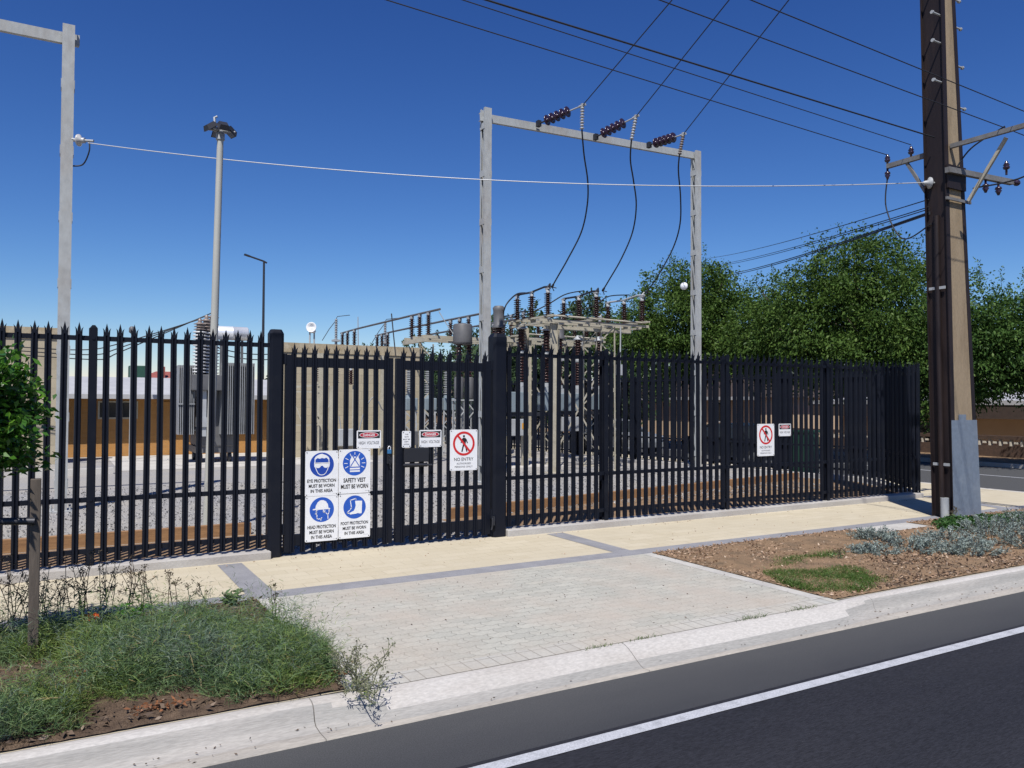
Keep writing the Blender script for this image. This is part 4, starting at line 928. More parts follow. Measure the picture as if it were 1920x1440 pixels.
# ------------------------------------------------------------------ control building and distant roofs
cbld = thing('control_building', 'low orange brick control building with a pale metal roof', 'building', (-.3, 31.9, 0))
MB().bbox((0, 0, -.1), (9.0, .25, 2.25)).bbox((0, .26, -.1), (.25, 6, 2.25)).bbox((8.75, .26, -.1), (9, 6, 2.25)).build('wall', 'orange_brick', cbld)
m = MB(); m.add([(-.4, -.75, 2.22), (9.4, -.75, 2.22), (9.4, 3.2, 2.95), (-.4, 3.2, 2.95), (9.4, 7, 2.22), (-.4, 7, 2.22), (-.4, -.75, 2.16), (9.4, -.75, 2.16), (9.4, 3.2, 2.88), (-.4, 3.2, 2.88)], [(0, 1, 2, 3), (3, 2, 4, 5), (7, 6, 9, 8)])
m.bbox((-.42, -.83, 2.08), (9.42, -.755, 2.24)); m.build('roof', 'roof_white', cbld)
for x in (1.6, 5.2): 
    o = MB().bbox((x, -.04, 1.35), (x+1.3, -.003, 2.0)).build('window', 'steel_beige', cbld); MB().bbox((x+.06, -.05, 1.41), (x+1.24, -.042, 1.94)).build('pane', 'glass', o)
o = MB().bbox((3.6, -.05, -.02), (4.5, -.003, 1.98)).build('door', 'orange_brick', cbld); MB().lathe([(.03, 0), (.03, .05)], (4.4, -.05, 1.0), (0, -1, 0), 8).build('handle', 'dark_metal', o)
gk = thing('water_tank', 'dark green box tank showing above the pale roof', 'tank', (3.15, 38.5, 0))
MB().bbox((-.4, -.4, 2.9), (.4, .4, 3.55)).build('box', 'green_paint', gk, bevel=.03); MB().bbox((-.5, -.5, 2.78), (.5, .5, 2.9)).build('tray', 'green_paint', gk)
for sx in (-1, 1):
    for sy in (-1, 1): MB().bbox((sx*.4-.04, sy*.4-.04, 0), (sx*.4+.04, sy*.4+.04, 2.78)).build('leg', 'dark_metal', gk)
rh = thing('distant_house', 'distant house with a red tiled roof and chimney beyond the control building', 'house', (6.9, 60, 0))
MB().bbox((-3, 0, 0), (3, 6, 2.9)).build('wall', 'render', rh); MB().add([(-3.4, -.4, 2.9), (3.4, -.4, 2.9), (3.4, 6.4, 2.9), (-3.4, 6.4, 2.9), (-.6, 3, 4.15), (.6, 3, 4.15)], [(0, 1, 5, 4), (1, 2, 5), (2, 3, 4, 5), (3, 0, 4)]).build('roof', 'roof_red', rh)
MB().bbox((-.55, 1.5, 3.2), (-.15, 1.9, 4.45)).build('chimney', 'roof_red', rh)

# ------------------------------------------------------------------ lights on poles
fp_ = thing('floodlight_pole', 'tall pale grey floodlight pole just inside the left fence', 'floodlight pole', (2.03, 12.83, 0))
MB().tube([(0, 0, 0), (.05, 0, 2.1), (.12, 0, 6.1)], [.068, .060, .048], 18).build('mast', 'pole_grey', fp_)
MB().lathe([(.14, 0), (.14, .02)], (0, 0, 0), (0, 0, 1), 18).bbox((.0, -.12, .35), (.07, -.075, .6)).build('base_flange', 'pole_grey', fp_)
hd = MB().lathe([(.065, 0), (.065, .10), (.03, .14)], (.12, 0, 6.08), (0, 0, 1), 14).tube([(-.1, 0, 6.22), (.34, 0, 6.24)], .02, 8).tube([(.0, -.1, 6.22), (.22, .1, 6.24)], .02, 8).tube([(.05, 0, 6.2), (.03, 0, 6.42), (.07, 0, 6.44)], .018, 8).build('head_bracket', 'equip_light', fp_)
for sx, sy in ((-1, -.3), (1, .3), (.1, -1), (-.1, 1)):
    dv = Vector((sx, sy, 0)).normalized(); c = Vector((.12, 0, 6.26))+dv*.17
    rot = Matrix((Vector((-dv.y, dv.x, 0)), dv, Vector((0, 0, 1)))).transposed() @ Matrix.Rotation(R(-38), 3, 'X')
    MB().box(c, (.17, .19, .075), rot, taper=.7).build('floodlight', 'dark_metal', fp_)
    MB().box(c-rot @ Vector((0, 0, .041)), (.145, .16, .006), rot).build('lens', 'lamp_glass', fp_)
sp = atY(495, 490, 55.0); slp = thing('street_lamp', 'distant dark street lamp with a long sloping arm', 'street lamp', (sp.x, 55.0, 0))
MB().tube([(0, 0, 0), (0, 0, sp.z)], [.11, .07], 10).build('mast', 'dark_metal', slp)
a_ = atY(458, 477, 55.0)-Vector((sp.x, 55, 0)); MB().tube([(.2, 0, sp.z-.1), (0, 0, sp.z), a_*.5+Vector((0, 0, sp.z*.5+.0)), a_], .06, 8).build('arm', 'dark_metal', slp)
MB().bar(a_, a_*.72+Vector((0, 0, sp.z*.28)), .22, .10).build('lantern', 'dark_metal', slp)
yl = thing('yard_lamp', 'slim grey yard lamp standing before the orange building', 'lamp', (2.22, 29.9, 0))
MB().tube([(0, 0, 0), (0, 0, 4.3)], [.05, .035], 10).build('mast', 'equip_light', yl); MB().lathe([(.03, 0), (.10, .06), (.10, .2), (.05, .26)], (0, 0, 4.3), (0, 0, 1), 12).build('lantern', 'equip_dark', yl)

# ------------------------------------------------------------------ steel and concrete utility pole at the corner
up = thing('utility_pole', 'tapering dark steel and concrete utility pole with a grey plate at its foot', 'utility pole', (0, 0, 0))
ST = [(-.3, 13.75, 14.60), (9.2, 13.50, 13.93), (14.2, 13.37, 13.58)]
def px0(z, k):
    for a, b_ in zip(ST, ST[1:]):
        if z <= b_[0]: t = (z-a[0])/(b_[0]-a[0]); return a[k]+(b_[k]-a[k])*t
    return ST[-1][k]
def column(m, fx0, fx1, y0, y1, zs=(-.3, 9.2, 14.2)):
    vs = []
    for z in zs:
        a, b_ = fx0(z), fx1(z); vs += [(a, y0, z), (b_, y0, z), (b_, y1, z), (a, y1, z)]
    fs = [(3, 2, 1, 0), tuple(4*(len(zs)-1)+i for i in range(4))]
    for k in range(len(zs)-1):
        for i in range(4): fs.append((4*k+i, 4*k+(i+1) % 4, 4*k+4+(i+1) % 4, 4*k+4+i))
    m.add(vs, fs)
YA, YB = 8.20, 8.60
for side in (0, 1):
    m = MB(); s = 1 if side == 0 else -1
    X = (lambda d, s=s, side=side: (lambda z: px0(z, 1+side)+s*d))
    def cc(a, b_, y0, y1): column(m, X(min(a, b_) if s > 0 else max(a, b_)), X(max(a, b_) if s > 0 else min(a, b_)), y0, y1)
    cc(0, .105, YA, YA+.016); cc(0, .105, YB-.016, YB); cc(.045, .058, YA+.017, YB-.017)
    m.build('steel_channel', 'pole_steel', up)
m = MB(); column(m, lambda z: px0(z, 1)+.107, lambda z: px0(z, 2)-.107, YA+.006, YB-.006); column(m, lambda z: px0(z, 1)+.06, lambda z: px0(z, 2)-.06, YA+.02, YB-.02); m.build('concrete_core', 'pole_concrete', up)
m = MB(); column(m, lambda z: px0(z, 1)-.004, lambda z: px0(z, 2)+.012, YA-.010, YA-.002, (-.2, 1.74)); column(m, lambda z: px0(z, 2)+.002, lambda z: px0(z, 2)+.012, YA-.001, YB, (-.2, 1.74))
m.box((14.02, YA-.006, 1.79), (.22, .008, .10)); m.build('foot_plate', 'plate_paint', up)
m = MB().tube([(13.735, 8.40, -.1), (13.66, 8.40, 3.2), (13.62, 8.40, 5.4)], .045, 12); cdt = m.build('conduit', 'pole_steel', up)
MB().tube([(13.70, 8.33, -.1), (13.69, 8.33, .36)], .07, 14).build('conduit_foot', 'equip_light', cdt)
for z in (.95, 4.1): MB().box((px0(z, 1)+.0, 8.40, z), (.02, .30, .05)).build('strap', 'equip_light', up)
for i, z in enumerate((7.0, 7.75, 8.45, 8.95, 9.75, 10.5)):
    for k in ((1, 2) if z > 7.3 else (2,)):
        s = -1 if k == 1 else 1; x = px0(z+(.4 if k == 2 else 0), k); zz = z+(.4 if k == 2 else 0)
        MB().tube([(x-s*.06, YA+.05, zz), (x+s*.20, YA+.05, zz)], .016, 8).lathe([(.032, 0), (.032, .03)], (x+s*.19, YA+.05, zz), (s, 0, 0), 8).build('step_bolt', 'equip_light', up)
A0 = atX(1742, 290, 13.72); A1 = atX(1664, 312, 13.72)
b_ = MB().bar((13.70, 8.58, A0.z), A1, .075, .085); aw = b_.build('crossarm', 'arm_steel', up)
MB().bar((13.70, 8.60, A0.z-.75), A0.lerp(A1, .55), .05, .05).build('arm_brace', 'arm_steel', aw)
def pin(name, parent, p, r=.055, h=.15, m='plum_glaze', d=(0, 0, 1)):
    return MB().lathe([(.02, -.1), (.02, 0), (r*.8, .01), (r, h*.3), (r*.6, h*.4), (r*.95, h*.5), (r*.5, h*.8), (.02, h)], p, d, 14).build(name, m, parent)
pin('insulator', aw, A1+Vector((0, 0, .08))); pin('insulator', aw, A1+Vector((0, 0, -.10)), d=(0, 0, -1)); pin('insulator', aw, A0.lerp(A1, .42)+Vector((0, 0, .1)))
B0 = atX(1806, 270, 13.80); B1 = Vector((13.80, 4.7, B0.z+.02))
m = MB(); m.bar((13.74, 8.19, B0.z), B1, .07, .075).bar((13.93, 7.0, B0.z+.10), B1+Vector((.13, 0, .10)), .08, .09); ar = m.build('crossarm', 'arm_steel', up)
MB().bar(atX(1816, 377, 13.84), atX(1887, 258, 13.84), .05, .05).build('arm_brace', 'steel_beige', ar)
C0 = atY(1776, 318, 8.13); C1 = atY(1897, 342, 8.13)
MB().bar(C0, C1, .085, .095).build('crossarm', 'arm_steel', up)
ca = kids(up)[-1]
for x, y, dd in ((1887, 318, (0, 0, 1)), (1903, 342, (1, 0, 0)), (1872, 350, (0, 0, -1)), (1848, 345, (0, 0, -1))): pin('insulator', ca, atY(x, y, 8.13), .062, .16, d=dd)
MB().box((13.86, 8.17, atY(1790, 318, 8.13).z-.12), (.55, .03, .42)).build('arm_plate', 'pole_steel', up)
zb = atY(1790, 374, 8.16).z; MB().bar((px0(zb, 1)-.06, 8.16, zb), (px0(zb, 2)+.10, 8.16, zb), .03, .05).build('arm_strap', 'arm_steel', up)
W0 = atX(1722, 350, 13.62)
q = MB().lathe([(.02, -.22), (.02, 0), (.05, .02), (.10, .05), (.105, .07), (.05, .09), (.04, .15), (.02, .19)], Vector((13.62, 8.45, W0.z)), (-.85, .5, 0), 18).build('disc_insulator', 'equip_light', up)
MB().tube(smooth_path([A1+Vector((0, 0, -.2)), A1+Vector((0, .03, -.8)), Vector((13.7, 9.1, A1.z-1.45)), Vector((13.62, 8.5, A1.z-1.3))]), .014, 6).build('hanging_lead', 'wire', up)
MB().tube(smooth_path([Vector((13.75, 8.17, B0.z-.5)), Vector((13.85, 7.9, B0.z-.1)), Vector((13.8, 7.3, B0.z+.1))]), .014, 6).tube(smooth_path([Vector((13.84, 6.3, B0.z)), Vector((13.9, 6.9, B0.z-.75)), Vector((13.9, 7.9, B0.z-.8))]), .014, 6).build('jumper_lead', 'wire', up)

# overhead wires
def wire(label, p0, px, r=.012, m='wire', drop=0, far=1.5, Y=None, group='overhead wires along the front road'):
    q = atY(px[0], px[1], p0.y if Y is None else Y); d = q-p0
    MB().tube(sag(p0, p0+d*far, drop, 30), r, 6).build('overhead_wire', m, label=label, cat='wire', group=group)
tipL = A1+Vector((0, 0, .22))
wire('thin overhead wire to the outer end of the back crossarm', tipL, (725, 0), .0075)
wire('thin overhead wire just under the thick one', A0.lerp(A1, .42)+Vector((0, 0, .28)), (868, 0), .007)
wire('thick black overhead wire fixed to the side of the pole', Vector((13.5, 8.35, atX(1737, 262, 13.5).z)), (912, 0), .012)
for px_, lb, top in ((1885, 'thin overhead wire crossing the pole to the front crossarm', (1237, 0)), (1921, 'thin overhead wire crossing highest up the pole', (1408, 0))):
    p = atX(px_, 240 if px_ == 1885 else 209, 13.86); wire(lb, p, top, .0075)
    MB().tube(sag(p, p+Vector((40, 0, .2)), .5, 16), .0075, 6).build('overhead_wire', 'wire', label=lb.replace('overhead wire crossing', 'wire continuing right from the wire crossing'), cat='wire')
g = atY(165, 268, 16.35); t = thing('cable_insulator', 'white disc insulator on the gantry column at the left edge', 'insulator', atY(147, 263, 16.45))
dv = (W0-g).normalized(); MB().lathe([(.03, -.12), (.03, -.02), (.105, -.01), (.11, .02), (.05, .05), (.05, .12)], (0, 0, 0), dv, 18).build('disc', 'grey_glaze', t)
MB().tube([Vector((-.12, .05, .02)), dv*.0, dv*.28], .025, 8).build('link', 'equip_light', t); MB().tube(smooth_path([dv*.20, dv*.2+Vector((0, 0, -.2)), Vector((.08, .05, -.42)), Vector((-.10, .08, -.47))]), .014, 6).build('hanging_lead', 'wire', t)
MB().tube(sag(g, Vector((13.45, 8.52, W0.z)), .33, 40), .0085, 8).build('messenger_cable', 'wire_pale', label='pale sagging cable from the left gantry across to the utility pole', cat='cable')
for i, ((a, b_), r, lb) in enumerate((((1741, 374), .010, 'uppermost thin'), ((1742, 388), .010, 'second thin'), ((1742, 392), .010, 'third thin'), ((1743, 398), .016, 'thick lowest but one'), ((1743, 401), .016, 'lowest thick'))):
    tgt = [(1380, 470), (1383, 484), (1383, 487), (1402, 501), (1402, 504)][i]
    p0 = atX(a, b_, 13.6); p1 = atY(tgt[0], tgt[1], 26.0)
    MB().tube(sag(p0, p0+(p1-p0)*1.5, .15, 30), r, 6).build('service_wire', 'wire', label=f'{lb} black service wire running from the pole into the treetops', cat='wire', group='service wires from the pole to the trees')

# ------------------------------------------------------------------ trees
def tree(name, label, base, blobs, nleaf, lsize, m, trunk_h, trunk_r, sprays=0, group=None, clump=.42):
    t = thing(name, label, 'tree', base, 0, group); base = Vector(base); parts = []
    tot = sum(b_[3]*b_[4]+b_[3]*b_[5] for b_ in blobs)
    tk = MB(); fork = Vector((0, 0, trunk_h)); tk.tube([(0, 0, -.1), (.04, .02, trunk_h*.5), fork], [trunk_r*1.25, trunk_r, trunk_r*.85], 10)
    for (x, y, z, rx, ry, rz) in blobs:
        n = int(nleaf*(rx*ry+rx*rz)/tot); per = 60; nc = max(6, n//per)
        u = unit(rng.normal(size=(nc, 3))); rad = rng.uniform(.30, 1.08, (nc, 1))**.6
        lump = 1+.16*np.sin(u[:, :1]*5+x)*np.cos(u[:, 1:2]*6+y)+.10*np.sin(u[:, 2:]*9+z)
        C = u*rad*lump*np.array([rx, ry, rz])+np.array([x, y, z])
        cs = rng.uniform(.6, 1.35, (nc, 1))
        P = np.repeat(C, per, 0)+rng.normal(size=(nc*per, 3))*np.repeat(cs, per, 0)*clump*np.array([1.1, 1.1, .7])*.58
        D = np.repeat(u, per, 0)*.8+rng.normal(size=(nc*per, 3))*.8+np.array([0, 0, -.15])
        L = rng.uniform(.7, 1.3, nc*per)*lsize
        parts.append(leaves(P, D, L, L*.48, .2))
        c = Vector((x, y, z)); tk.tube(smooth_path([fork-Vector((0, 0, .2)), fork.lerp(c, .45)+Vector((0, 0, .15)), c], 4), np.linspace(trunk_r*.6, .03, 9), 7)
        for k in range(4):
            e = Vector(C[rng.integers(nc)]); tk.tube([fork.lerp(c, .6), (fork.lerp(c, .6)+e)/2+Vector((0, 0, .1)), e], [.06, .04, .015], 6)
    if sprays:    # long leafy shoots standing out of the outline
        bl = [blobs[i] for i in rng.integers(len(blobs), size=sprays)]
        for (x, y, z, rx, ry, rz) in bl:
            a = rng.uniform(0, 6.28); el = rng.uniform(.25, 1.45); u = np.array([math.cos(a)*math.cos(el), math.sin(a)*math.cos(el), math.sin(el)])
            p = np.array([x, y, z])+u*np.array([rx, ry, rz])*.93; d = u*.6+np.array([0, 0, .75])+rng.normal(size=3)*.25; d /= np.linalg.norm(d); L = rng.uniform(.5, 1.25)
            s = np.repeat(np.linspace(0, 1, 16), 3)[:, None]; P = p+d*s*L+rng.normal(size=(48, 3))*.05; D = d*.8+rng.normal(size=(48, 3))*.6
            parts.append(leaves(P, D, lsize*rng.uniform(.6, 1.05, 48), lsize*.35, .15))
    tk.build('trunk', 'bark', t)
    V, F = join(parts); raw_mesh('crown', V, F, m, t)
    return t
# street trees beyond the side fence
tree('street_tree', 'large dense green tree behind the right gantry column', (25.6, 27.0, 0), [(-.8, .3, 5.9, 2.5, 2.5, 2.3), (1.2, -.8, 5.4, 2.5, 2.4, 2.1), (.0, -.2, 7.0, 1.8, 1.8, 1.4), (-1.6, .6, 4.3, 2.0, 2, 1.5), (.6, -.6, 4.2, 2.3, 2.2, 1.3), (-2.6, 1.4, 5.2, 1.5, 1.6, 1.4)], 66000, .135, 'leaf_big', 2.6, .22, 22, 'trees along the side street')
tree('street_tree', 'largest dense green tree just left of the utility pole', (26.2, 19.5, 0), [(-.7, 1.1, 5.3, 2.4, 2.4, 2.1), (.5, -.9, 5.7, 2.4, 2.4, 2.3), (.1, -.2, 6.9, 1.9, 1.9, 1.4), (-.9, 2.2, 4.6, 2.0, 2.0, 1.5), (.2, -1.6, 4.3, 2.3, 2.2, 1.6), (-.4, 3.5, 5.0, 1.9, 2.0, 1.7), (-.6, 3.4, 3.9, 1.8, 1.8, 1.2), (-.4, .4, 3.6, 2.0, 2.0, 1.2), (.3, -2.7, 3.7, 1.6, 1.6, 1.3), (.4, -3.0, 2.5, 1.4, 1.4, 1.1)], 105000, .13, 'leaf_big', 2.4, .25, 40, 'trees along the side street')
tree('street_tree', 'spreading cool green tree to the right of the utility pole', (27.0, 16.5, 0), [(-.2, -1.2, 4.6, 1.7, 1.7, 1.5), (.6, -2.4, 4.1, 1.8, 1.8, 1.4), (-.1, -1.4, 3.4, 1.8, 1.8, 1.2), (1.3, -3.3, 3.3, 1.6, 1.6, 1.2), (1.9, -4.1, 2.9, 1.3, 1.3, 1.0), (.2, .1, 3.6, 1.7, 1.7, 1.3)], 58000, .125, 'leaf_cool', 2.0, .2, 34, 'trees along the side street')
tree('yard_tree', 'loose light green tree behind the isolator platform', (26.4, 37.2, 0), [(0, 0, 5.4, 2.6, 2.6, 2.4), (-1.8, .5, 4.2, 2.0, 2, 1.8), (1.9, -.4, 4.4, 2.0, 2, 1.8), (.2, .2, 6.7, 1.2, 1.2, 1.0), (-3.6, 1, 3.5, 1.8, 1.8, 1.7), (-2.2, 2, 2.4, 2.2, 2, 1.6), (2.6, -1.5, 2.8, 2.2, 2, 1.8)], 24000, .24, 'leaf_far', 2.2, .2, 26, None)
for i, (px, d, zt, r, lb) in enumerate(((985, 46, 7.0, 2.4, 'pale green tree just right of the tall gantry column'), (870, 62, 7.3, 3.0, 'distant pale tree behind the busbar ends'), (775, 66, 6.9, 2.4, 'distant pale tree seen through the busbar insulators'), (925, 70, 8.8, 2.8, 'tallest of the distant pale trees behind the gantry column'), (690, 75, 6.5, 2.4, 'distant pale treetop just above the blast wall'), (560, 80, 6.5, 2.2, 'far tiny treetop beside the siren'))):
    dv = sight(px, 754); p = Vector((dv.x, dv.y, 0))*d
    tree('distant_tree', lb, (p.x, p.y, 0), [(0, 0, zt-r, r, r, r), (r*.6, 0, zt-r*1.6, r*.8, r*.8, r), (-r*.7, .3, zt-r*1.7, r*.8, r*.8, r*.9)], 5200, .36, 'leaf_far', 2, .2, 26, 'distant trees beyond the yard', clump=.6)

# sapling with its stakes, cut by the left edge
sap = thing('sapling', 'young glossy leaved sapling at the left edge of the planted verge', 'tree', (-.60, 7.25, 0))
m = MB().tube([(0, 0, -.05), (.0, 0, .7), (-.03, .02, 1.25), (-.10, 0, 2.3)], [.035, .028, .022, .010], 8); br = []
for k in range(64):
    a = rng.uniform(0, 6.28); z = rng.uniform(1.36, 2.10); L = rng.uniform(.30, .64)*(1-.60*max(0, (z-1.7))/.4); e = np.array([math.cos(a)*L, math.sin(a)*L, z+rng.uniform(.0, .36)]); br.append((np.array([0, 0, z]), e))
    m.tube([(0, 0, z), tuple((np.array([0, 0, z])+e)/2+np.array([0, 0, .03])), tuple(e)], [.012, .009, .004], 5)
m.build('trunk', 'bark', sap); parts = []
for p, e in br:
    for s in np.linspace(.30, 1.0, 8):
        c = p+(e-p)*s; n = 19; P = c+rng.normal(size=(n, 3))*.06; D = (e-p)*.9+rng.normal(size=(n, 3))*.35+np.array([0, 0, .12]); L = rng.uniform(.055, .095, n); parts.append(leaves(P, D, L, L*.46, .2))
V, F = join(parts); raw_mesh('crown', V, F, 'leaf_sapling', sap)
st1 = MB().box((-.125, 7.14, .69), (.072, .072, 1.46)).build('timber_stake', 'stake', bevel=.006, label='grey square timber stake supporting the sapling', cat='stake')
MB().box((-1.12, 7.25, .69), (.085, .085, 1.46)).build('timber_stake', 'stake', bevel=.006, label='square timber stake on the far left of the sapling', cat='stake')
MB().tube([(-.125, 7.085, 1.10), (-.62, 7.18, 1.12), (-1.12, 7.19, 1.10)], .028, 8).build('tree_tie', 'dark_metal', label='black tie strap from the stake round the sapling stem', cat='tree tie')

# ------------------------------------------------------------------ planted verge on the left
mounds = [(.45, 6.75, .42, .30), (.70, 6.45, .55, .30), (1.15, 6.35, .50, .30), (1.50, 6.10, .40, .26), (.98, 6.08, .42, .30), (1.35, 5.72, .38, .22), (.55, 6.20, .34, .26), (-.05, 7.35, .40, .24), (.45, 7.15, .45, .26), (.95, 6.95, .45, .26), (1.38, 6.75, .36, .22), (1.62, 6.55, .25, .18), (-.15, 5.75, .32, .22), (.05, 5.95, .22, .18), (1.66, 5.75, .20, .14), (-.75, 7.6, .5, .3), (-.5, 5.7, .4, .3), (-1.3, 6.6, .6, .3), (-2, 7, .6, .3), (-2.4, 6, .5, .3), (-3.2, 6.8, .7, .3), (-4.2, 6.3, .7, .3), (1.0, 7.45, .3, .16)]
parts = []; dry = []; tone = []
for mi_, (x, y, r, h) in enumerate(mounds):
    n = int(24000*r*r); h *= 1.2+.35*math.sin(mi_*2.3); a = rng.uniform(0, 6.28, n); q = np.sqrt(rng.random(n))*r*(1+.2*np.sin(a*5+x*9)); X = x+np.cos(a)*q; Yv = y+np.sin(a)*q
    hh = h*np.clip(1-(q/r)**2, .05, 1)**.6; Z = hh*rng.uniform(.25, 1, n)*.8
    k = (Yv > KY+.05) & (X < DX0+.12); P = np.c_[X, Yv, Z][k]; n = len(P)
    D = np.c_[rng.normal(size=(n, 2))*.7+np.c_[np.cos(a), np.sin(a)][k]*.25, rng.uniform(.3, 1.2, n)]
    lift = 1+.65*np.sin(P[:, 0]*9+mi_)*np.cos(P[:, 1]*11)
    parts.append(blades(P, D, rng.uniform(.06, .15, n)*lift, rng.uniform(.0025, .0055, n), .6))
    pt = np.sin(P[:, 0]*4.1+1)+np.cos(P[:, 1]*5.3+P[:, 0]*2)+rng.normal(size=n)*.5; tn = np.where(pt > 1.05, 1, np.where(pt < -.9, 2, 0)); tone.append(np.concatenate([tn, tn]))
    j = rng.random(n) < .05; dry.append(blades(P[j], D[j], rng.uniform(.06, .14, j.sum()), .005, .6))
n = 1500; mm = np.array(mounds)[rng.integers(16, size=n)]; a = rng.uniform(0, 6.28, n); q = np.sqrt(rng.random(n))*mm[:, 2]*.95; B = np.c_[mm[:, 0]+np.cos(a)*q, mm[:, 1]+np.sin(a)*q, mm[:, 3]*.55]
k = (B[:, 1] > KY+.05) & (B[:, 0] < DX0+.05) & (B[:, 1] < 7.9); B = B[k]; n = len(B); H = rng.uniform(.10, .34, n)*(1+.45*(rng.random(n) < .15)); dv_ = np.c_[rng.normal(size=(n, 2))*.28, np.ones(n)]
S = 14; tt = np.tile(np.linspace(.1, 1, S), n)[:, None]; P = np.repeat(B, S, 0)+np.repeat(dv_*H[:, None], S, 0)*tt
D = np.repeat(dv_, S, 0)*.6+rng.normal(size=(n*S, 3))*np.array([.9, .9, .3]); parts.append(blades(P, D, rng.uniform(.03, .07, n*S), rng.uniform(.002, .004, n*S), .4)); tn = np.repeat(rng.integers(0, 3, n), S); tone.append(np.concatenate([tn, tn]))
V, F = join(parts); raw_mesh('ground_cover', V, F, ['cover', 'cover_yellow', 'cover_blue'], mi=np.concatenate(tone), kind='stuff')
V, F = join(dry); raw_mesh('dry_undergrowth', V, F, 'cover_dry', kind='stuff')
n = 210; P = np.concatenate([np.c_[rng.normal(.62, .10, n//3), rng.normal(5.62, .05, n//3), rng.uniform(.03, .07, n//3)], np.c_[rng.normal(.18, .05, n//3), rng.normal(6.45, .07, n//3), rng.uniform(.06, .12, n//3)], np.c_[rng.normal(1.82, .05, n//3), rng.normal(5.75, .08, n//3), rng.uniform(.03, .06, n//3)]])
raw_mesh('fallen_leaves', *leaves(P, rng.normal(size=(len(P), 3))*np.array([1, 1, .4]), rng.uniform(.025, .05, len(P)), .018, .1), 'fallen', kind='stuff')
def weed(name, label, x, y, n, h, spread, m='dry_stalk', heads=True, cat='weed', group=None, z0=.03):
    t = thing(name, label, cat, (x, y, 0), 0, group); st_ = MB(); hp = []; hd = []
    for k in range(n):
        a = rng.uniform(0, 6.28); q = rng.uniform(.1, 1)*spread; H = h*rng.uniform(.65, 1.05); b0 = Vector((rng.normal()*.04, rng.normal()*.04, z0)); e = Vector((math.cos(a)*q, math.sin(a)*q, H)); mid = b0.lerp(e, .5)+Vector((rng.normal()*.015, rng.normal()*.015, .02))
        st_.tube([b0, mid, e], [.0042, .0036, .0024], 5)
        for s in rng.uniform(.35, .95, 4):
            c = b0.lerp(e, s); o = c+Vector((rng.normal()*.045, rng.normal()*.045, rng.uniform(.03, .08))); st_.tube([c, o], [.0026, .002], 4); hp.append(o); 
        hp += [e]*2
    st_.build('stem', m, t); hp = np.array([tuple(v) for v in hp])
    if heads:
        P = np.repeat(hp, 7, 0)+rng.normal(size=(len(hp)*7, 3))*.009; parts = leaves(P, rng.normal(size=(len(P), 3)), rng.uniform(.014, .03, len(P)), .010, 0); raw_mesh('seed_sprays', *parts, m if cat == 'grass tuft' else 'dry_stalk', t)
    n2 = n*(3 if cat == 'grass tuft' else 7); P = np.c_[rng.normal(size=(n2, 2))*.05, rng.uniform(.02, h*.45, n2)]; D = np.c_[rng.normal(size=(n2, 2)), rng.uniform(.2, 1, n2)]
    raw_mesh('foliage', *leaves(P, D, rng.uniform(.05, .12, n2), .014 if cat != 'grass tuft' else .006, .2), 'cover_yellow' if cat == 'grass tuft' else 'cover', t)
    return t
for (px, py, n, h, sp_, lb) in ((30, 1170, 7, .62, .20, 'tall dark seedy weed at the left edge beyond the stake'), (68, 1190, 6, .60, .16, 'tall dark seedy weed hidden partly behind the stake'), (92, 1165, 4, .50, .14, 'dry weed leaning right just past the stake'),
        (112, 1160, 3, .42, .10, 'short dry weed left of the orange flowers'), (150, 1165, 7, .62, .20, 'tallest dry weed standing behind the orange flowers'), (195, 1160, 6, .60, .16, 'dark leafy weed right of the orange flowers'),
        (240, 1150, 5, .50, .14, 'thin weed behind the bright green plant'), (275, 1150, 5, .44, .16, 'thin spiky weed right of the bright green plant'), (310, 1160, 3, .40, .12, 'wispy dry stalks at the middle of the verge edge'),
        (352, 1185, 2, .40, .06, 'single dry stalk above the feathery ground cover'), (385, 1150, 2, .28, .08, 'small dry stalks near the grey paving strip')):
    q = atZ(px, py); weed('dry_weed', lb, q.x, q.y, n, h, sp_, 'dry_stalk' if n % 2 else 'green_stalk', group='dry weeds along the verge')
def leafy(name, label, x, y, n, h, r, m, ls, cat='plant', group=None):
    t = thing(name, label, cat, (x, y, 0), 0, group); sm = MB(); P = []; D = []
    for k in range(max(3, n//28)):
        a = rng.uniform(0, 6.28); e = Vector((math.cos(a)*r*rng.random(), math.sin(a)*r*rng.random(), h*rng.uniform(.6, 1))); sm.tube([(0, 0, .0), e*.5+Vector((0, 0, .02)), e], [.007, .005, .003], 5)
        for s in rng.uniform(.15, 1, 28): P.append(tuple(e*s)); D.append((rng.normal(), rng.normal(), .5))
    sm.build('stem', 'green_stalk', t); P = np.array(P); D = np.array(D)
    raw_mesh('foliage', *leaves(P, D, rng.uniform(.6, 1.2, len(P))*ls, ls*.32, .15), m, t); return t
q = atZ(250, 1200); leafy('leafy_weed', 'bright green broad leaved plant standing above the ground cover', q.x, q.y, 260, .34, .12, 'bright_weed', .075)
q = atZ(432, 1140); leafy('leafy_weed', 'small spiky grey green rosette on the bare soil', q.x, q.y, 130, .16, .10, 'cover', .09)
q = atZ(508, 1190); weed('leafy_weed', 'slender flowering weed at the paving corner', q.x, q.y, 3, .42, .06, 'green_stalk'); leafy('leafy_weed', 'green leafy weed at the corner of the driveway strip', q.x+.03, q.y-.06, 160, .22, .10, 'cover', .06)
q = atZ(600, 1262); leafy('leafy_weed', 'broad leaved weed spilling onto the driveway strip', q.x, q.y, 240, .22, .16, 'cover', .07); 
q = atZ(672, 1300); weed('grass_tuft', 'wispy seeding grass tuft at the foot of the driveway', q.x, q.y+.03, 13, .30, .28, 'green_stalk', cat='grass tuft')
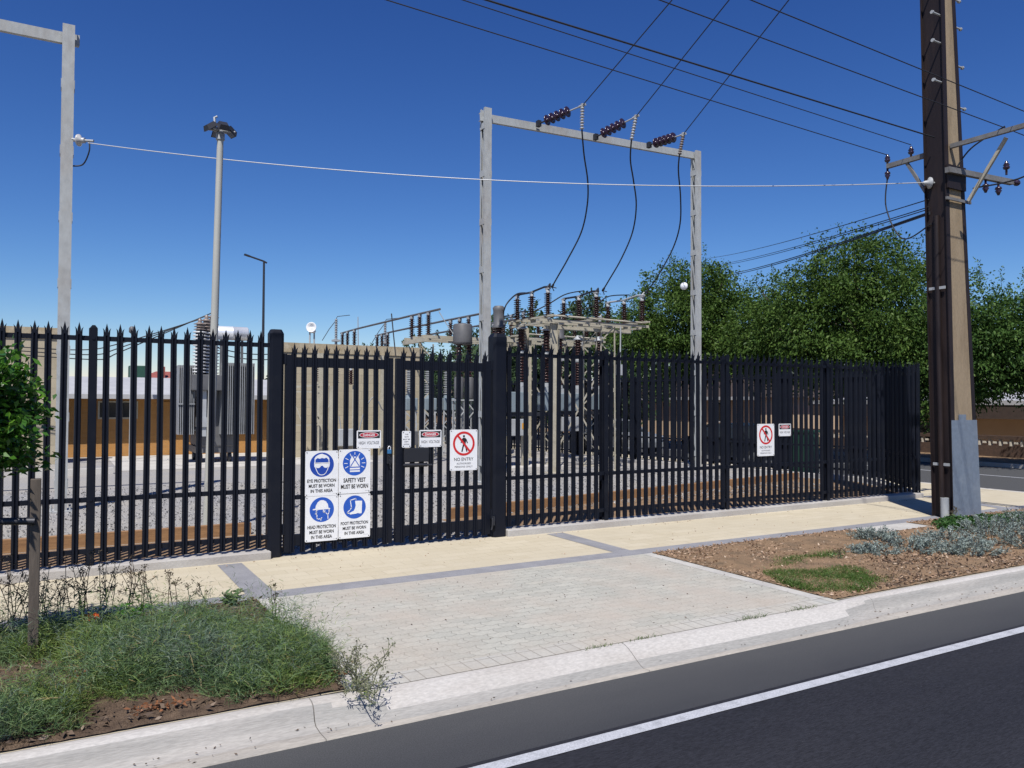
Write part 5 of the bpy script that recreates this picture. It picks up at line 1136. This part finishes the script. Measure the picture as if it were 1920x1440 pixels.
q = atZ(705, 1325, -.02); weed('grass_tuft', 'wispy dry stems trailing over the kerb', q.x, q.y+.08, 8, .10, .26, 'green_stalk', cat='grass tuft')
q = atZ(168, 1200); of2 = thing('orange_flower', 'clump of orange red flowers among the weeds near the stake', 'flower', (q.x, q.y, 0))
n = 110; a = rng.uniform(0, 6.28, n); P = np.c_[np.cos(a)*.05*rng.random(n), np.sin(a)*.05*rng.random(n), rng.uniform(.17, .21, n)]; raw_mesh('petals', *leaves(P, np.c_[np.cos(a), np.sin(a), rng.uniform(.1, .9, n)], .035, .022, .1), 'red_flower', of2)
m = MB()
for k in range(7): m.tube([(0, 0, 0), (rng.normal()*.03, rng.normal()*.03, .19)], .004, 5)
m.build('stem', 'green_stalk', of2)

# ------------------------------------------------------------------ mulch bed plants on the right
n = 15000; a = rng.uniform(0, 6.28, n); q = np.sqrt(rng.random(n))*(1+.15*np.sin(a*4)); X = np.maximum(7.62+np.cos(a)*q*.74+np.sin(a)*q*.1, 7.0+rng.random(n)*.1); Yv = 6.05+np.sin(a)*q*.48*(1+.25*np.sin(a*3+1))+rng.normal(size=n)*.05; Yv = np.maximum(Yv, KY+.04)
P = np.c_[X, Yv, np.full(n, .015)]; n2 = 2600; b_ = np.array([[8.6, 6.95], [8.2, 7.0], [8.9, 7.0], [7.9, 6.8], [8.0, 5.75]])[rng.integers(5, size=n2)]; P = np.concatenate([P, np.c_[b_+rng.normal(size=(n2, 2))*np.array([.16, .07]), np.full(n2, .015)]]); n = len(P)
raw_mesh('grass', *blades(P, np.c_[rng.normal(size=(n, 2))*.55, np.ones(n)], rng.uniform(.025, .085, n), .005, .5), 'lawn', kind='stuff')
for x, r_ in ((5.7, 0), (6.4, 0), (3.9, 1), (4.4, 1)):   # grass in the joint at the kerb
    n = 60; P = np.c_[x+rng.normal(size=n)*.10, KY-.085+rng.normal(size=n)*.012, np.full(n, .0)]; raw_mesh('joint_grass', *blades(P, np.c_[rng.normal(size=(n, 2))*.6, np.ones(n)], rng.uniform(.02, .09, n)*(1 if r_ == 0 else .6), .004, .5), 'lawn', kind='stuff')
def silver(label, x, y, r, h):
    t = thing('silver_shrub', label, 'shrub', (x, y, 0), 0, 'silver shrubs in the mulch bed'); sm = MB(); parts = []
    for k in range(int(46*r/.4)):
        a = rng.uniform(0, 6.28); q = math.sqrt(rng.random())*r; e = np.array([math.cos(a)*q*1.1, math.sin(a)*q, h*(1-(q/r)**2*.65)*rng.uniform(.7, 1.1)]); b0 = e*np.array([.45, .45, 0])
        sm.tube([tuple(b0), tuple((b0+e)/2+np.array([0, 0, .02])), tuple(e)], [.006, .004, .002], 4)
        n = 46; s = rng.uniform(.35, 1.05, n)[:, None]; P = b0+(e-b0)*s+rng.normal(size=(n, 3))*.012; D = (e-b0)*1.5+rng.normal(size=(n, 3))*.35; parts.append(leaves(P, D, rng.uniform(.025, .05, n), .014, .0))
    sm.build('stem', 'dry_stalk', t); V, F = join(parts); raw_mesh('foliage', V, F, 'silver', t)
for a in (('low silver shrub sprawling onto the grey pit cover', 10.55, 7.45, .40, .20), ('small thin silver shrub nearest the grass patch', 9.55, 6.85, .34, .13), ('silver shrub between the grass patch and the pit cover', 10.3, 6.75, .48, .18), ('broad silver shrub in the middle of the mulch bed', 11.2, 6.75, .56, .22),
          ('silver shrub close behind the kerb', 10.7, 6.15, .45, .20), ('tall silver shrub in front of the dark green cover', 12.3, 6.75, .58, .34), ('large silver shrub cut by the right edge near the kerb', 11.9, 6.0, .52, .34), ('silver shrub at the right edge behind the large one', 13.2, 6.6, .60, .42), ('silver shrub beyond the right edge of the view', 14.4, 6.3, .6, .35)): silver(*a)
parts = []
for (x, y, r) in ((12.9, 7.55, .42), (13.6, 7.45, .45), (14.3, 7.3, .5), (12.5, 7.35, .3), (15.1, 7.3, .45)):
    n = int(3600*r); a = rng.uniform(0, 6.28, n); q = np.sqrt(rng.random(n))*r; P = np.c_[x+np.cos(a)*q*1.2, y+np.sin(a)*q, .16*(1-(q/r)**2)**.5*rng.uniform(.4, 1, n)+.02]; parts.append(leaves(P, np.c_[rng.normal(size=(n, 2)), rng.uniform(0, .9, n)], rng.uniform(.035, .06, n), .026, .2))
V, F = join(parts); raw_mesh('green_ground_cover', V, F, 'dark_cover', kind='stuff')
q = atZ(1772, 985); weed('dry_weed', 'small green weed growing at the foot of the utility pole', 13.55, 8.05, 3, .22, .08, 'green_stalk')
q = atZ(1565, 1075); weed('dry_weed', 'pale dry sprig standing in the mulch near the grass patch', 8.75, 6.75, 2, .16, .05, 'green_stalk')

# ------------------------------------------------------------------ across the side street
def house(name, label, x0, y0, x1, y1, z0, ze, zr, wm, rm, wins, over=.6, fascia=0):
    t = thing(name, label, 'house', (x0, y0, 0)); a, b_ = x1-x0, y1-y0
    MB().bbox((0, 0, z0), (.25, b_, ze)).bbox((a-.25, 0, z0), (a, b_, ze)).bbox((.251, 0, z0), (a-.251, .25, ze)).bbox((.251, b_-.25, z0), (a-.251, b_, ze)).build('wall', wm, t)
    m = MB(); m.add([(-over, -over, ze), (a+over, -over, ze), (a+over, b_+over, ze), (-over, b_+over, ze), (a/2, a/2, zr), (a/2, b_-a/2 if b_ > a else b_/2+.1, zr)], [(0, 3, 5, 4), (3, 2, 5), (2, 1, 4, 5), (1, 0, 4), (0, 1, 2, 3)]); m.build('roof', rm, t)
    MB().bbox((-over-.03, -over-.03, ze-.16), (-over+.02, b_+over, ze+.03)).build('gutter', 'roof_white', t)
    if fascia: MB().bbox((-over, -over, ze-fascia), (-over+.06, b_+over, ze-.165)).build('fascia', 'roof_brown', t)
    for (y, z, wy, wz) in wins:
        o = MB().bbox((-.05, y, z), (-.002, y+wy, z+wz)).build('window', 'white', t); MB().bbox((-.06, y+.06, z+.06), (-.051, y+wy-.06, z+wz-.06)).build('pane', 'glass', o)
    return t
house('house', 'beige house with a pale roof over a deep brown fascia across the side street', 35.2, 8.0, 45.0, 27.0, -.5, 2.15, 3.0, 'render', 'roof_white', [(3, .2, 1.6, 1.0), (13, .2, 1.6, 1.0)], .9, .75)
house('house', 'pale pinkish house seen through the far fence pales', 33.5, 31.0, 43.0, 47.0, -.1, 2.35, 4.6, 'render', 'roof_brown', [(2, .9, 1.6, 1.2), (11, .9, 1.8, 1.2)], .5)
house('house', 'white walled house beyond the pinkish one on the side street', 32.5, 51.0, 42.0, 66.0, -.1, 2.55, 4.8, 'render_pink', 'roof_white', [(3, .9, 1.6, 1.2), (10, .9, 1.6, 1.2)], .5)
fw = thing('front_wall', 'low dark garden wall with a pale breeze block course across the side street', 'garden wall', (31.6, 9.0, 0))
MB().bbox((0, 0, -.1), (.22, 19, .42)).bbox((0, 0, .66), (.22, 19, .80)).build('wall', mat('brown_brick', (.085, .05, .035), .9, col2=(.06, .038, .028), scale=5, fine=.2, fscale=18), fw)
m = MB()
for k in range(48): y = .1+k*.395; m.bbox((.03, y, .421), (.19, y+.07, .659)); m.bbox((.03, y+.16, .50), (.19, y+.30, .58))
m.build('breeze_course', 'breeze', fw)
for y in (0, 6.3, 12.6, 18.9): MB().bbox((-.08, y-.2, -.1), (.32, y+.2, .95)).build('pier', 'roof_brown', fw)
leafy('garden_shrub', 'thin twiggy shrub in front of the beige house', 30.6, 14.6, 360, 2.0, .7, 'leaf_far', .14)
leafy('garden_shrub', 'low yellow green shrub beside the breeze block wall', 31.0, 12.7, 300, 1.2, .6, 'bright_weed', .14)
cabt = thing('kerbside_cabinet', 'dark green service cabinet behind the long fence', 'cabinet', (18.85, 15.6, 0))
MB().bbox((-.28, -.25, 0), (.28, .25, 1.18)).build('body', 'green_paint', cabt, bevel=.02); MB().bbox((-.31, -.28, 1.181), (.31, .28, 1.25)).build('lid', 'green_paint', cabt, bevel=.01); MB().bbox((-.22, -.262, .12), (.22, -.251, 1.08)).build('door', 'green_paint', cabt)
def car(label, x, y, paint, rz=0):
    t = thing('parked_car', label, 'car', (x, y, -.13), rz, 'cars parked along the side street')
    prof = [(-2.15, .30), (-2.2, .55), (-2.1, .80), (-1.1, .92), (-.95, .94), (1.6, .98), (2.1, .92), (2.2, .60), (2.15, .30)]
    m = MB(); n = len(prof); vs = []
    for s, k in ((-.78, 1), (-.87, .97), (.87, .97), (.78, 1)): vs += [(s, a*k, z if abs(s) > .8 else z*1.0) for a, z in prof]
    fs = [tuple(range(n)), tuple(range(4*n-1, 3*n-1, -1))]
    for r in range(3):
        for i in range(n): fs.append((r*n+(i+1) % n, r*n+i, (r+1)*n+i, (r+1)*n+(i+1) % n))
    m.add(vs, fs); m.build('body', paint, t, bevel=.04)
    cab = [(-1.1, .90), (-.35, 1.36), (.2, 1.44), (.95, 1.40), (1.75, .95)]; m = MB(); n = len(cab); vs = [(-.76+(.16 if z > 1.2 else 0), a, z) for a, z in cab]+[(.76-(.16 if z > 1.2 else 0), a, z) for a, z in cab]
    fs = [tuple(range(n)), tuple(range(2*n-1, n-1, -1))]+[((i+1) % n, i, n+i, n+(i+1) % n) for i in range(n)]
    m.add(vs, fs); m.build('cabin_glass', 'glass', t)
    m = MB(); m.add([(-.60, -.36, 1.372), (.60, -.36, 1.372), (.60, .2, 1.458), (-.60, .2, 1.458), (.60, .96, 1.418), (-.60, .96, 1.418)], [(0, 1, 2, 3), (3, 2, 4, 5)])
    for s in (-1, 1):
        for (ya, za), (yb, zb) in (((-1.08, .92), (-.36, 1.38)), ((.25, .96), (.25, 1.44)), ((1.74, .97), (.95, 1.41))): m.bar((s*.765, ya, za), (s*.61, yb, zb), .05, .06)
    m.build('roof', paint, t)
    for a in (-1.35, 1.4):
        for s in (-1, 1):
            o = MB().lathe([(.18, -.10), (.30, -.10), (.325, -.06), (.325, .06), (.30, .10), (.18, .10)], (s*.80, a, .325), (1, 0, 0), 22).build('wheel', 'rubber', t); MB().lathe([(.02, -.02), (.19, -.02), (.2, 0), (.19, .02), (.02, .02)], (s*.895, a, .325), (1, 0, 0), 18).build('rim', 'equip_light', o)
    for s in (-1, 1): MB().box((s*.62, -2.13, .68), (.32, .08, .14)).build('headlight', 'lamp_glass', t); MB().box((s*.66, 2.13, .78), (.24, .08, .18)).build('tail_light', 'danger_red', t)
    return t
car('dark parked car glimpsed through the pales of the far fence', 20.9, 20.0, 'car_dark')
car('silver parked car glimpsed farther along the side street', 20.9, 27.2, 'car_silver')
bpy.context.view_layer.update()
print('objects', len(scn.objects), 'faces', sum(len(o.data.polygons) for o in scn.objects if o.type == 'MESH'))
